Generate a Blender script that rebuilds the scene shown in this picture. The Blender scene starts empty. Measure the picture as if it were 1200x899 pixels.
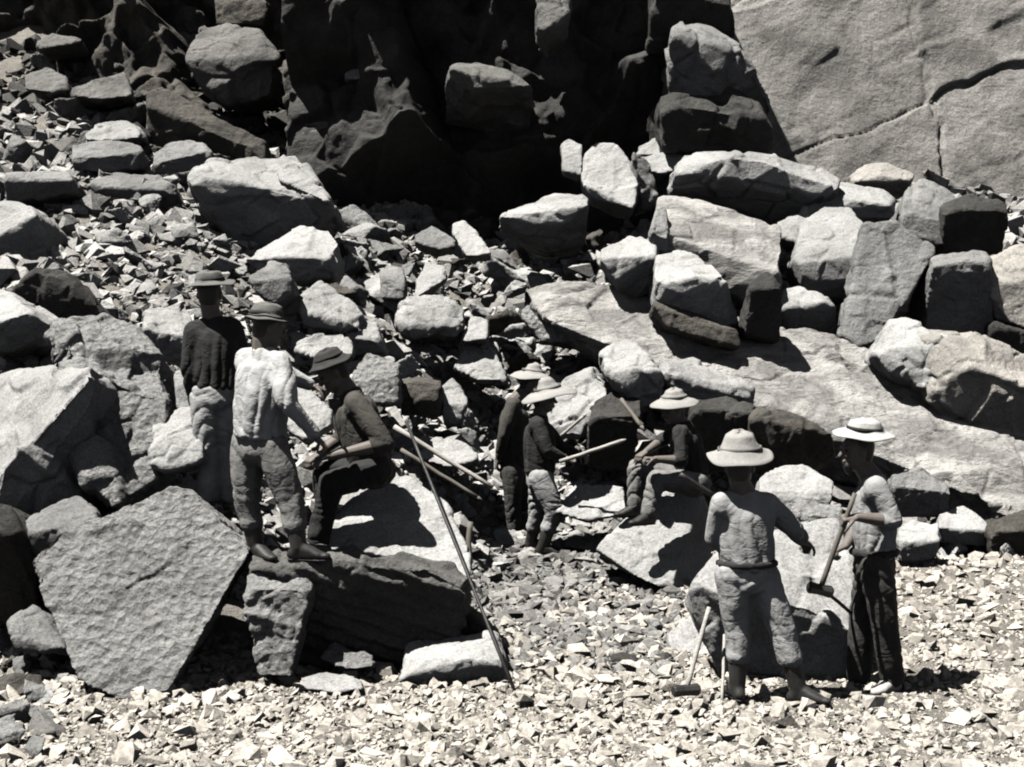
import bpy, bmesh, math, random
import numpy as np
from mathutils import Vector, Matrix

S = bpy.context.scene
COL = S.collection
rnd = random.Random(7)
R = math.radians

# ------------------------------------------------------------------ camera
W0, H0, F0 = 1200.0, 899.0, 1800.0           # measuring frame of the photograph, focal length in its pixels
CAMZ = 2.0
PITCH = math.atan((449.5 - 400.0) / F0)      # looking slightly down
cam_d = bpy.data.cameras.new('camera'); cam = bpy.data.objects.new('camera', cam_d); COL.objects.link(cam)
cam_d.sensor_width = 36.0; cam_d.lens = 36.0 * F0 / W0
cam_d.clip_start = 0.1; cam_d.clip_end = 400
cam.location = (0, 0, CAMZ); cam.rotation_euler = (math.pi / 2 - PITCH, 0, 0)
S.camera = cam

# ------------------------------------------------------------------ light
TRAVEL = Vector((0.37, 0.16, -0.91)).normalized()     # the way sunlight goes
ELEV = math.asin(-TRAVEL.z); AZ = math.atan2(-TRAVEL.x, -TRAVEL.y)
sun_d = bpy.data.lights.new('sun', 'SUN'); sun = bpy.data.objects.new('sun', sun_d); COL.objects.link(sun)
sun_d.energy = 5.0; sun_d.angle = R(0.5); sun_d.color = (1.0, 0.975, 0.92)
sun.rotation_euler = TRAVEL.to_track_quat('-Z', 'Y').to_euler()
wd = bpy.data.worlds.new('World'); S.world = wd; wd.use_nodes = True
nt = wd.node_tree; bg = nt.nodes['Background']
sky = nt.nodes.new('ShaderNodeTexSky'); sky.sky_type = 'NISHITA'; sky.sun_disc = False
sky.sun_elevation = ELEV; sky.sun_rotation = AZ; sky.altitude = 3000; sky.air_density = 0.22; sky.dust_density = 0.1; sky.ozone_density = 1.0
hs = nt.nodes.new('ShaderNodeHueSaturation'); hs.inputs['Saturation'].default_value = 0.22
nt.links.new(sky.outputs[0], hs.inputs['Color']); nt.links.new(hs.outputs[0], bg.inputs[0])
bg.inputs[1].default_value = 0.05
S.view_settings.view_transform = 'Standard'; S.view_settings.look = 'None'
S.view_settings.gamma = 1.0; S.view_settings.exposure = 1.35
S.cycles.max_bounces = 2; S.cycles.filter_width = 2.0; S.cycles.diffuse_bounces = 0

# ------------------------------------------------------------------ helpers
cp, sp = math.cos(PITCH), math.sin(PITCH)
def U(px, py, d):
    """the place that stands d metres ahead of the camera and shows at photograph pixel px, py"""
    a = (px - W0 / 2) / F0; b = (H0 / 2 - py) / F0
    y = cp + b * sp; z = -sp + b * cp
    return Vector((a / y * d, d, CAMZ + z / y * d))

def tag(o, label=None, cat=None, group=None, kind=None):
    if label: o['label'] = label
    if cat: o['category'] = cat
    if group: o['group'] = group
    if kind: o['kind'] = kind
    return o
def link(o, parent=None):
    COL.objects.link(o)
    if parent: o.parent = parent
    return o
def empty(name, loc):
    o = bpy.data.objects.new(name, None); o.location = loc; o.empty_display_size = .2
    return link(o)

# ---- noise (vectorised)
def _h(ix, iy, iz, s):
    n = (ix.astype(np.int64) * 73856093) ^ (iy.astype(np.int64) * 19349663) ^ (iz.astype(np.int64) * 83492791) ^ (s * 2654435761)
    n = (n ^ (n >> 13)) * 1274126177 & 0xFFFFFFFF
    n = (n ^ (n >> 16)) * 2246822519 & 0xFFFFFFFF
    n = n ^ (n >> 15)
    return (n & 0xFFFFFF) / float(0xFFFFFF)
def vnoise(p, s=0):
    i = np.floor(p); f = p - i; f = f * f * (3 - 2 * f); i = i.astype(np.int64); out = 0
    for a in (0, 1):
        for b in (0, 1):
            for c in (0, 1):
                w = (f[:, 0] if a else 1 - f[:, 0]) * (f[:, 1] if b else 1 - f[:, 1]) * (f[:, 2] if c else 1 - f[:, 2])
                out = out + w * _h(i[:, 0] + a, i[:, 1] + b, i[:, 2] + c, s)
    return out * 2 - 1
def fbm(p, o=4, s=0, g=.5):
    a, t, out = 1, 0, 0
    for k in range(o):
        out = out + a * vnoise(p * 2 ** k + 17.3 * k, s + k); t += a; a *= g
    return out / t
def facet(p, s=0, tilt=1.0):
    """blocky broken-rock relief: each Voronoi cell is a tilted plane; also distance to the cell edge"""
    i = np.floor(p).astype(np.int64); best = np.full(len(p), 1e9); sec = best.copy(); val = np.zeros(len(p))
    for a in (-1, 0, 1):
        for b in (-1, 0, 1):
            for c in (-1, 0, 1):
                cx, cy, cz = i[:, 0] + a, i[:, 1] + b, i[:, 2] + c
                q = np.stack([cx + _h(cx, cy, cz, s), cy + _h(cx, cy, cz, s + 1), cz + _h(cx, cy, cz, s + 2)], 1)
                dv = p - q; d = (dv ** 2).sum(1)
                n = np.stack([_h(cx, cy, cz, s + 3), _h(cx, cy, cz, s + 4), _h(cx, cy, cz, s + 5)], 1) - .5
                v = (_h(cx, cy, cz, s + 6) - .5) + tilt * 1.6 * (dv * n).sum(1)
                m = d < best
                sec = np.where(m, best, np.minimum(sec, d)); val = np.where(m, v, val); best = np.where(m, d, best)
    return val, np.sqrt(sec) - np.sqrt(best)

# ---- mesh helpers
def hull_into(bm, pts):
    vs = [bm.verts.new(p) for p in pts]
    r = bmesh.ops.convex_hull(bm, input=vs)
    junk = [g for g in r['geom_interior'] + r['geom_unused'] if isinstance(g, bmesh.types.BMVert)]
    bmesh.ops.delete(bm, geom=list(set(junk)), context='VERTS')
def remesh(bm, voxel, relax=0):
    """fuse the closed shells of bm into one even surface"""
    me = bpy.data.meshes.new('tmp'); bmesh.ops.recalc_face_normals(bm, faces=bm.faces); bm.to_mesh(me); bm.free()
    ob = bpy.data.objects.new('tmp', me); COL.objects.link(ob)
    md = ob.modifiers.new('r', 'REMESH'); md.mode = 'VOXEL'; md.voxel_size = voxel; md.use_smooth_shade = True
    if relax: sm = ob.modifiers.new('s', 'SMOOTH'); sm.factor = .5; sm.iterations = relax
    dg = bpy.context.evaluated_depsgraph_get(); dg.update()
    out = bpy.data.meshes.new_from_object(ob.evaluated_get(dg))
    bpy.data.objects.remove(ob); bpy.data.meshes.remove(me)
    return out
def get_co(me):
    n = len(me.vertices); a = np.empty(n * 3, np.float32); me.vertices.foreach_get('co', a); return a.reshape(-1, 3).astype(float)
def get_no(me):
    n = len(me.vertices); a = np.empty(n * 3, np.float32); me.vertex_normals.foreach_get('vector', a); return a.reshape(-1, 3).astype(float)
def set_co(me, a):
    me.vertices.foreach_set('co', a.astype(np.float32).ravel()); me.update()
def smooth(me, on=True):
    me.polygons.foreach_set('use_smooth', [on] * len(me.polygons))

# ------------------------------------------------------------------ materials
def mat_rock(name, c1, c2, stain=(.05, .05, .048), stain_amt=.35, scale=1.0, bump=.6, stretch=(1, 1, 1), pits=.5):
    m = bpy.data.materials.new(name); m.use_nodes = True; t = m.node_tree; N = t.nodes; L = t.links
    b = N['Principled BSDF']; b.inputs['Roughness'].default_value = .85; b.inputs['Specular IOR Level'].default_value = .25
    geo = N.new('ShaderNodeNewGeometry'); mp = N.new('ShaderNodeMapping'); mp.inputs['Scale'].default_value = [scale * v for v in stretch]
    if stretch != (1, 1, 1): mp.inputs['Rotation'].default_value = (0, R(24), 0)
    L.new(geo.outputs['Position'], mp.inputs['Vector'])
    def noise(sc, det=6, ro=.6, dist=0):
        n = N.new('ShaderNodeTexNoise'); n.inputs['Scale'].default_value = sc; n.inputs['Detail'].default_value = det
        n.inputs['Roughness'].default_value = ro; n.inputs['Distortion'].default_value = dist; L.new(mp.outputs[0], n.inputs['Vector']); return n
    def ramp(src, p0, p1, a=(0, 0, 0, 1), c=(1, 1, 1, 1)):
        r = N.new('ShaderNodeValToRGB'); r.color_ramp.elements[0].position = p0; r.color_ramp.elements[1].position = p1
        r.color_ramp.elements[0].color = a; r.color_ramp.elements[1].color = c; L.new(src, r.inputs[0]); return r
    def mix(f, a, b_, mode='MIX'):
        x = N.new('ShaderNodeMix'); x.data_type = 'RGBA'; x.blend_type = mode
        if hasattr(f, 'default_value'): L.new(f, x.inputs[0])
        else: x.inputs[0].default_value = f
        for s_, v in ((x.inputs[6], a), (x.inputs[7], b_)):
            if isinstance(v, tuple): s_.default_value = (*v, 1)
            else: L.new(v, s_)
        return x.outputs[2]
    big = ramp(noise(1.7, 8, .62, .6).outputs[0], .38, .62)
    col = mix(big.outputs[0], c1, c2)
    st = ramp(noise(3.1, 10, .72, 1.2).outputs[0], .56, .70)
    f = N.new('ShaderNodeMath'); f.operation = 'MULTIPLY'; f.inputs[1].default_value = stain_amt; L.new(st.outputs[0], f.inputs[0])
    col = mix(f.outputs[0], col, stain)
    sp_ = ramp(noise(55, 3, .8).outputs[0], .35, .66, (.62, .62, .62, 1), (1.25, 1.25, 1.25, 1))
    col = mix(.8, col, sp_.outputs[0], 'MULTIPLY')
    pk = ramp(noise(26, 5, .75, .4).outputs[0], .30, .42, (.30, .30, .30, 1), (1, 1, 1, 1))
    col = mix(.75, col, pk.outputs[0], 'MULTIPLY')
    L.new(col, b.inputs['Base Color'])
    vo = N.new('ShaderNodeTexVoronoi'); vo.inputs['Scale'].default_value = 16; L.new(mp.outputs[0], vo.inputs['Vector'])
    n1 = noise(9, 10, .68); n2 = noise(38, 6, .7)
    a = N.new('ShaderNodeMath'); a.operation = 'MULTIPLY_ADD'; a.inputs[1].default_value = .35; L.new(n2.outputs[0], a.inputs[0]); L.new(n1.outputs[0], a.inputs[2])
    a2 = N.new('ShaderNodeMath'); a2.operation = 'MULTIPLY_ADD'; a2.inputs[1].default_value = pits * .35; L.new(vo.outputs[0], a2.inputs[0]); L.new(a.outputs[0], a2.inputs[2])
    bp = N.new('ShaderNodeBump'); bp.inputs['Strength'].default_value = bump; bp.inputs['Distance'].default_value = .08
    L.new(a2.outputs[0], bp.inputs['Height']); L.new(bp.outputs[0], b.inputs['Normal'])
    return m
def g(v, w=0.0):      # nearly neutral grey, w warmer
    return (v * (1 + w), v, v * (1 - w * 1.3))
def q(v, w=0.0): return g(v * .66, w)
M = {
 'pale':   mat_rock('pale_granite', q(.46, .01), q(.31, .01), q(.07), .5, bump=.5),
 'white':  mat_rock('fresh_granite', q(.50, .01), q(.38, .01), q(.10), .4, bump=.45),
 'grey':   mat_rock('grey_granite', q(.34, .01), q(.21, .01), q(.06), .5, bump=.7),
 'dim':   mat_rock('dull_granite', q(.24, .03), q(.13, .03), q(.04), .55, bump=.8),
 'rough':  mat_rock('pitted_granite', q(.48, .01), q(.34, .01), q(.08), .4, bump=1.0, pits=1.4, scale=1.2),
 'dark':   mat_rock('dark_shaded_granite', q(.085, .04), q(.04, .05), q(.02), .6, bump=.8),  # dark brownish rock; shade of cliff and hollows is deepened into this colour
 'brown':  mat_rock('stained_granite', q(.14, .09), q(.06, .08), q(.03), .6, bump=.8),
 'tan':    mat_rock('tan_granite', q(.48, .06), q(.32, .05), q(.09, .1), .4, bump=.6),
 'cliffpale': mat_rock('cliff_granite', q(.34, .04), q(.17, .04), q(.05, .04), .75, bump=.8, scale=.6),
 'slab':   mat_rock('streaked_granite', q(.60, .03), q(.27, .03), q(.07), .8, bump=.8, stretch=(.85, 1.2, 1.9)),
 'ledge':  mat_rock('layered_granite', q(.34, .03), q(.16, .03), q(.04), .7, bump=1.0, stretch=(.5, 2, 4)),
 'soil':   mat_rock('crushed_stone', g(.31, .08), g(.21, .08), g(.10), .35, scale=3, bump=1.0),
}
def mat_gravel(name, lo, hi, warm=.03):
    m = bpy.data.materials.new(name); m.use_nodes = True; t = m.node_tree; N = t.nodes; L = t.links
    b = N['Principled BSDF']; b.inputs['Roughness'].default_value = .9; b.inputs['Specular IOR Level'].default_value = .2
    geo = N.new('ShaderNodeNewGeometry')
    r = N.new('ShaderNodeValToRGB'); r.color_ramp.elements[0].color = (*g(lo, warm), 1); r.color_ramp.elements[1].color = (*g(hi, warm), 1)
    L.new(geo.outputs['Random Per Island'], r.inputs[0])
    n = N.new('ShaderNodeTexNoise'); n.inputs['Scale'].default_value = 30; n.inputs['Detail'].default_value = 6; n.inputs['Roughness'].default_value = .7
    L.new(geo.outputs['Position'], n.inputs['Vector'])
    r2 = N.new('ShaderNodeValToRGB'); r2.color_ramp.elements[0].position = .35; r2.color_ramp.elements[1].position = .65
    r2.color_ramp.elements[0].color = (.6, .6, .6, 1); r2.color_ramp.elements[1].color = (1.15, 1.15, 1.15, 1); L.new(n.outputs[0], r2.inputs[0])
    x = N.new('ShaderNodeMix'); x.data_type = 'RGBA'; x.blend_type = 'MULTIPLY'; x.inputs[0].default_value = 1
    L.new(r.outputs[0], x.inputs[6]); L.new(r2.outputs[0], x.inputs[7]); L.new(x.outputs[2], b.inputs['Base Color'])
    bp = N.new('ShaderNodeBump'); bp.inputs['Strength'].default_value = .5; bp.inputs['Distance'].default_value = .02
    L.new(n.outputs[0], bp.inputs['Height']); L.new(bp.outputs[0], b.inputs['Normal'])
    return m
M['gravel'] = mat_gravel('gravel_stone', .27, .45, .08)
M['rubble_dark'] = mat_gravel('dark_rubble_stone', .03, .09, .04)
M['rubble_mid'] = mat_gravel('mid_grey_rubble_stone', .09, .27, .03)
M['rubble'] = mat_gravel('rubble_stone', .17, .40, .025)
def mat_plain(name, c, rough=.8, var=.25, nscale=14, bump=.25, metal=0.0, stretch=None):
    m = bpy.data.materials.new(name); m.use_nodes = True; t = m.node_tree; N = t.nodes; L = t.links
    b = N['Principled BSDF']; b.inputs['Roughness'].default_value = rough; b.inputs['Metallic'].default_value = metal
    b.inputs['Specular IOR Level'].default_value = .25
    tc = N.new('ShaderNodeTexCoord'); mp = N.new('ShaderNodeMapping'); L.new(tc.outputs['Object'], mp.inputs[0])
    if stretch: mp.inputs['Scale'].default_value = stretch
    n = N.new('ShaderNodeTexNoise'); n.inputs['Scale'].default_value = nscale; n.inputs['Detail'].default_value = 8; n.inputs['Roughness'].default_value = .65
    L.new(mp.outputs[0], n.inputs['Vector'])
    r = N.new('ShaderNodeValToRGB'); r.color_ramp.elements[0].position = .3; r.color_ramp.elements[1].position = .7
    r.color_ramp.elements[0].color = (*[v * (1 - var) for v in c], 1); r.color_ramp.elements[1].color = (*[min(1, v * (1 + var)) for v in c], 1)
    L.new(n.outputs[0], r.inputs[0]); L.new(r.outputs[0], b.inputs['Base Color'])
    bp = N.new('ShaderNodeBump'); bp.inputs['Strength'].default_value = bump; bp.inputs['Distance'].default_value = .01
    L.new(n.outputs[0], bp.inputs['Height']); L.new(bp.outputs[0], b.inputs['Normal'])
    return m
def mat_cloth(name, c, var=.2, crease=1.0):
    m = mat_plain(name, c, .92, var, 9, .2); N = m.node_tree.nodes; L = m.node_tree.links; b = N['Principled BSDF']
    tc = N.new('ShaderNodeTexCoord'); mp = N.new('ShaderNodeMapping'); mp.inputs['Scale'].default_value = (1, 1, 1.5); mp.inputs['Rotation'].default_value = (R(25), R(30), 0)
    L.new(tc.outputs['Object'], mp.inputs[0]); hgt = None
    for sc, am, off in ((7, 1.0, 0), (15, .45, 5), (34, .16, 9)):
        n = N.new('ShaderNodeTexNoise'); n.inputs['Scale'].default_value = sc; n.inputs['Detail'].default_value = 1.5; n.inputs['Distortion'].default_value = .9
        L.new(mp.outputs[0], n.inputs['Vector'])
        a = N.new('ShaderNodeMath'); a.operation = 'SUBTRACT'; a.inputs[1].default_value = .5; L.new(n.outputs[0], a.inputs[0])
        a2 = N.new('ShaderNodeMath'); a2.operation = 'ABSOLUTE'; L.new(a.outputs[0], a2.inputs[0])
        a3 = N.new('ShaderNodeMath'); a3.operation = 'MULTIPLY'; a3.inputs[1].default_value = 6 * am; a3.use_clamp = False; L.new(a2.outputs[0], a3.inputs[0])
        a4 = N.new('ShaderNodeMath'); a4.operation = 'MINIMUM'; a4.inputs[1].default_value = am * .9; L.new(a3.outputs[0], a4.inputs[0])
        if hgt is None: hgt = a4
        else:
            s_ = N.new('ShaderNodeMath'); L.new(hgt.outputs[0], s_.inputs[0]); L.new(a4.outputs[0], s_.inputs[1]); hgt = s_
    bp = N.new('ShaderNodeBump'); bp.inputs['Strength'].default_value = .8; bp.inputs['Distance'].default_value = .003 * crease
    L.new(hgt.outputs[0], bp.inputs['Height']); L.new(bp.outputs[0], b.inputs['Normal']); return m
M['skin'] = mat_plain('skin', (.115, .10, .09), .6, .15, 20, .1)
M['hair'] = mat_plain('black_hair', (.012, .012, .012), .6, .3, 60)
M['shirt_light'] = mat_cloth('light_cotton', g(.34), .2)
M['shirt_mid'] = mat_cloth('grey_cotton', g(.25), .2)
M['cloth_dark'] = mat_cloth('dark_cotton', g(.022), .3)
M['cloth_brown'] = mat_cloth('brown_wool', g(.045, .07), .3)
M['trouser_light'] = mat_cloth('pale_canvas', g(.27), .28)
M['trouser_mid'] = mat_cloth('dusty_denim', g(.15, .02), .35)
M['trouser_dark'] = mat_cloth('dark_canvas', g(.045, .04), .4)
M['leather'] = mat_plain('boot_leather', g(.022, .03), .55, .5, 16)
M['leather_pale'] = mat_plain('dusty_leather', g(.35, .03), .8, .3, 16)
M['straw'] = mat_plain('straw', g(.23, .03), .85, .12, 50, .4)
M['white_straw'] = mat_plain('white_straw', g(.33, .02), .85, .12, 50, .4)
M['felt'] = mat_plain('felt', g(.10, .03), .9, .2, 20)
M['felt_dark'] = mat_plain('dark_felt', g(.03, .03), .9, .2, 20)
M['wood'] = mat_plain('ash_wood', g(.28, .05), .7, .25, 8, .3, stretch=(1, 1, 12))
M['wood_dark'] = mat_plain('dark_wood', g(.09, .1), .7, .25, 8, .3)
M['iron'] = mat_plain('iron', g(.035), .5, .4, 20, .3, metal=.4)
M['eye'] = mat_plain('eye', g(.03), .3, .1)

# ------------------------------------------------------------------ terrain
COLS = {
 0:    [(7.2,900),(8.7,815),(9.5,765),(10.5,640),(12,500),(14,372),(17,262),(20,175),(23,100),(27,0)],
 200:  [(7.2,900),(8.7,814),(9.3,785),(10.2,675),(11,580),(12.5,460),(14.5,358),(17,272),(20,190),(23,110),(27,10)],
 400:  [(7.2,900),(9,800),(10.2,752),(11,690),(12.5,585),(14,490),(16,395),(18,325),(20,262),(22,205),(27,90)],
 600:  [(7.2,900),(9,800),(12,698),(14,642),(15,590),(16.5,500),(18,415),(20,320),(22,260),(27,140)],
 800:  [(7.2,900),(9,800),(12,700),(13.5,662),(15,605),(16.5,505),(18,410),(20,315),(22,245),(27,140)],
 1000: [(7.2,900),(9,800),(12,700),(14,656),(15.5,600),(17,490),(18.5,405),(20,325),(22,250),(27,130)],
 1200: [(7.2,900),(9,800),(12,698),(14,648),(15,618),(16,560),(17.5,462),(19,385),(21,295),(24,205),(28,90)],
}
_ky = np.linspace(0, 40, 401); _kx = sorted(COLS)
_prof = []
for k in _kx:
    c = COLS[k]; ys = [0, 6] + [a for a, b in c]; zs = [0, 0] + [U(k, b, a).z for a, b in c]
    zs[2] = 0
    s_ = (zs[-1] - zs[-2]) / (ys[-1] - ys[-2]); ys.append(40); zs.append(zs[-1] + s_ * (40 - ys[-2]))
    p_ = np.interp(_ky, ys, zs)
    kr = np.hanning(13); kr /= kr.sum(); p_ = np.convolve(np.pad(p_, 6, 'edge'), kr, 'valid')
    _prof.append(p_)
_prof = np.array(_prof)
def tz(x, y, rough=True):
    x = np.asarray(x, float); y = np.asarray(y, float); yy = np.clip(y, 0, 39.99)
    px = np.clip(600 + 1800 * x / np.maximum(yy, 7), 0, 1200) / 200
    i = np.minimum(px.astype(int), 5); f = px - i; f = f * f * (3 - 2 * f)
    t = yy / 40 * 400; j = np.minimum(t.astype(int), 399); u = t - j
    def at(ii): return _prof[ii, j] * (1 - u) + _prof[ii, j + 1] * u
    z = at(i) * (1 - f) + at(i + 1) * f
    if rough:
        sh = z.shape; p = np.stack([x.ravel(), y.ravel(), 0 * x.ravel() + 3.3], 1)
        amp = np.clip((z.ravel() + .05) * .5, .02, .22)
        z = z + (amp * fbm(p * .9, 3, 5) + .015 * vnoise(p * 5, 9)).reshape(sh)
    return z
# depth at which each pixel of the measuring frame meets the terrain
GX = np.linspace(-300, 1500, 181); GY = np.linspace(-60, 960, 103)
_gx, _gy = np.meshgrid(GX, GY)
_dep = np.full(_gx.shape, 39.0); _done = np.zeros(_gx.shape, bool)
_a = (_gx - 600) / F0; _b = (H0 / 2 - _gy) / F0; _yy = cp + _b * sp; _zz = -sp + _b * cp
for d_ in np.arange(5.5, 39, .06):
    z = CAMZ + _zz / _yy * d_
    hit = (~_done) & (z <= tz(_a / _yy * d_, np.full(_gx.shape, d_), False)); _dep[hit] = d_; _done |= hit
def depth_at(px, py):
    px = np.asarray(px, float); py = np.asarray(py, float)
    u = np.clip((px + 300) / 10, 0, 179.99); v = np.clip((py + 60) / 10, 0, 101.99); i = u.astype(int); j = v.astype(int); u = u - i; v = v - j
    return (_dep[j, i] * (1 - u) + _dep[j, i + 1] * u) * (1 - v) + (_dep[j + 1, i] * (1 - u) + _dep[j + 1, i + 1] * u) * v

def build_ground():
    xs = np.concatenate([np.linspace(-80, -13, 14), np.arange(-12.6, 12.7, .13), np.linspace(13, 80, 14)])
    ys = np.concatenate([np.linspace(-60, 5, 14), np.arange(5.4, 30, .13), np.linspace(31, 90, 12)])
    X, Y = np.meshgrid(xs, ys); Z = tz(X, Y); Z = Z + np.clip(Y - 40, 0, 50) * .3
    n, m_ = X.shape
    v = np.stack([X.ravel(), Y.ravel(), Z.ravel()], 1)
    idx = np.arange(n * m_).reshape(n, m_)
    f = np.stack([idx[:-1, :-1], idx[:-1, 1:], idx[1:, 1:], idx[1:, :-1]], -1).reshape(-1, 4)
    me = bpy.data.meshes.new('ground'); me.from_pydata(v.tolist(), [], f.tolist()); smooth(me)
    me.materials.append(M['soil']); o = link(bpy.data.objects.new('ground', me)); o['kind'] = 'structure'
build_ground()

# ------------------------------------------------------------------ rocks
NR = [0]
def shape_rock(pts, voxel, rough, seed, fs=2.2, layers=0.0, chips=3, lump=.006):
    bm = bmesh.new(); rr = random.Random(seed)
    hull_into(bm, pts)
    P = np.array([v.co[:] for v in bm.verts]); c = P.mean(0); sz = np.linalg.norm(P.max(0) - P.min(0))
    for k in range(chips):                      # knock corners off
        n = Vector((rr.uniform(-1, 1), rr.uniform(-1, .6), rr.uniform(-1, 1))).normalized()
        h = max(n.dot(v.co) for v in bm.verts); lo = min(n.dot(v.co) for v in bm.verts)
        co = n * (h - (h - lo) * rr.uniform(.008, .05) * rr.uniform(.5, 1.3))
        r = bmesh.ops.bisect_plane(bm, geom=bm.verts[:] + bm.edges[:] + bm.faces[:], plane_co=co, plane_no=n, clear_outer=True)
        ps = [v.co.copy() for v in bm.verts]; bm.free(); bm = bmesh.new(); hull_into(bm, ps)
    me = remesh(bm, voxel)
    co = get_co(me); no = get_no(me); q = (co - c) / sz + seed * 3.7
    f1, e1 = facet(q * fs, seed, 1.0); f2, e2 = facet(q * fs * 3.1 + 5, seed + 9, 1.0)
    f1 = f1 * np.clip(e1 * 12, 0, 1); f2 = f2 * np.clip(e2 * 9, 0, 1)
    d = rough * sz * (f1 * 1.25 + f2 * .6 + .12 * fbm(q * 5, 4, seed)) + lump * fbm(co * 17, 4, seed + 3, .6)
    d -= rough * sz * .35 * np.clip(1 - e2 * 9, 0, 1) * (vnoise(q * 4, seed + 4) > .1)
    if layers:
        t = co @ np.array([.35, .1, .93]) / layers + .5 * fbm(q * 3, 2, seed)
        d += layers * .30 * (np.abs((t % 1) - .5) * 2 - .5)
    co += no * d[:, None]
    set_co(me, co); smooth(me)
    return me
def rock(name, label, mat, T, Rg, B=None, k=1.3, o=.12, t=.7, d=None, rough=.021, layers=0.0, cat='boulder', group=None, chips=11, fs=2.2, tilt=False, vox=1.0, sink=.0, lump=None):
    if lump is None: lump = .016 if mat == 'rough' else .006
    if B and o > .05: o = o * 1.25 + .2
    k *= 1.3
    """T upper outline, Rg front edge of the lit face, B foot of the shaded front: photograph pixels at the thing's own distance"""
    NR[0] += 1; seed = NR[0]
    low = max((B or Rg), key=lambda p: p[1])
    if d is None: d = float(depth_at(low[0], low[1] - 2)) - .05
    xs = [p[0] for p in Rg]; ys = [p[1] for p in Rg]; ym = max(ys)
    pts = []; back = []
    D = (lambda x: d[0] + (d[2] - d[0]) * (x - d[1]) / (d[3] - d[1])) if isinstance(d, tuple) else (lambda x: d)
    dm = D(sum(xs) / len(xs))
    rd = {p[0]: (p[2] if len(p) > 2 else (k * (ym - p[1]) / F0 * dm if (B is None or tilt) else 0.)) for p in Rg}
    xr = sorted(rd); rr_ = [rd[x] for x in xr]
    for p in T:
        x, y = p[:2]; yr = float(np.interp(x, xs, ys)); h = max(0, (yr - y)) / F0 * dm
        pts.append(U(x, y, D(x) + (p[2] if len(p) > 2 else k * h + .02 + float(np.interp(x, xr, rr_))))); back.append(pts[-1] + Vector((0, t * .6, -t * .25)))
    for p in Rg: pts.append(U(p[0], p[1], D(p[0]) + rd[p[0]]))
    for p in (B or []):
        x, y = p[:2]; yr = float(np.interp(x, xs, ys)); h = max(0, (y - yr)) / F0 * dm
        pts.append(U(x, y, D(x) + (p[2] if len(p) > 2 else o * h + float(np.interp(x, xr, rr_))))); back.append(pts[-1] + Vector((0, t, 0)))
    c = sum(pts, Vector()) / len(pts)
    for p in list(pts[len(T):]):
        q = p + Vector((0, t, -.05)); q.x = c.x + (q.x - c.x) * .85; back.append(q)
    allp = pts + back
    if sink: allp += [p - Vector((0, -.1, sink)) for p in pts[-max(1, len(B or Rg)):]]
    zmin = min(p.z for p in allp); base = Vector((c.x, c.y + t * .4, zmin))
    me = shape_rock([p - base for p in allp], max(.009, dm / 1800 * 2.1 * vox), rough, seed, fs, layers, chips, lump)
    me.name = name; me.materials.append(M[mat])
    ob = link(bpy.data.objects.new(name, me)); ob.location = base
    tag(ob, label, cat, group); return ob
# ---- cliffs: relief surfaces with thickness
def cliff(name, mat, base, ux, vz, nx, nz, prof, amp, fs, seed, lean=0.0, anis=(1, 1, 1), crack=.6, em=5, rot=0.0):
    """base: lower left corner, ux: vector along, vz: height; prof(s,t) -> how far the face comes forward (-y)"""
    s, t = np.meshgrid(np.linspace(0, 1, nx), np.linspace(0, 1, nz))
    P = np.array(base)[None, None, :] + s[..., None] * np.array(ux) + t[..., None] * np.array([0, lean, vz])
    P[..., 1] -= prof(s, t)
    sh = P.shape; P = P.reshape(-1, 3)
    cr, sr = math.cos(rot), math.sin(rot); q = np.stack([P[:, 0] * cr + P[:, 2] * sr, P[:, 1], P[:, 2] * cr - P[:, 0] * sr], 1) * np.array(anis) * fs
    q = q + .06 * fbm(q * 5, 3, seed + 3)[:, None]
    f1, e1 = facet(q * .35 + 3, seed, 1.0); f2, e2 = facet(q, seed + 20, 1.0); f3, e3 = facet(q * 3.1, seed + 40, 1.0)
    f1 = f1 * np.clip(e1 * em, 0, 1); f2 = f2 * np.clip(e2 * em, 0, 1); f3 = f3 * np.clip(e3 * 5, 0, 1)
    d = amp * (1.3 * f1 + .75 * f2 + .28 * f3 + .2 * fbm(q * 2.3, 5, seed + 2)) - amp * .5 * crack * np.clip(1 - e1 * 60, 0, 1) * (vnoise(q * .8, seed + 7) > -.15) - amp * .28 * crack * np.clip(1 - e2 * 30, 0, 1)
    P[:, 1] -= d; P[:, 2] += .25 * d
    v = P.reshape(sh); back = v.copy(); back[..., 1] += 3.0
    V = np.concatenate([v.reshape(-1, 3), back.reshape(-1, 3)]); n = nx * nz; idx = np.arange(n).reshape(nz, nx)
    f = np.stack([idx[:-1, :-1], idx[:-1, 1:], idx[1:, 1:], idx[1:, :-1]], -1).reshape(-1, 4)
    faces = f.tolist() + (f[:, ::-1] + n).tolist()
    ring = idx[0, :].tolist() + idx[1:, -1].tolist() + idx[-1, -2::-1].tolist() + idx[-2:0:-1, 0].tolist()
    for a, b in zip(ring, ring[1:] + ring[:1]): faces.append([b, a, a + n, b + n])
    me = bpy.data.meshes.new(name); me.from_pydata(V.tolist(), [], faces); smooth(me)
    me.materials.append(M[mat]); o = link(bpy.data.objects.new(name, me)); o['kind'] = 'structure'; return o
def ss(a, b, x):
    t = np.clip((x - a) / (b - a), 0, 1); return t * t * (3 - 2 * t)
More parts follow.
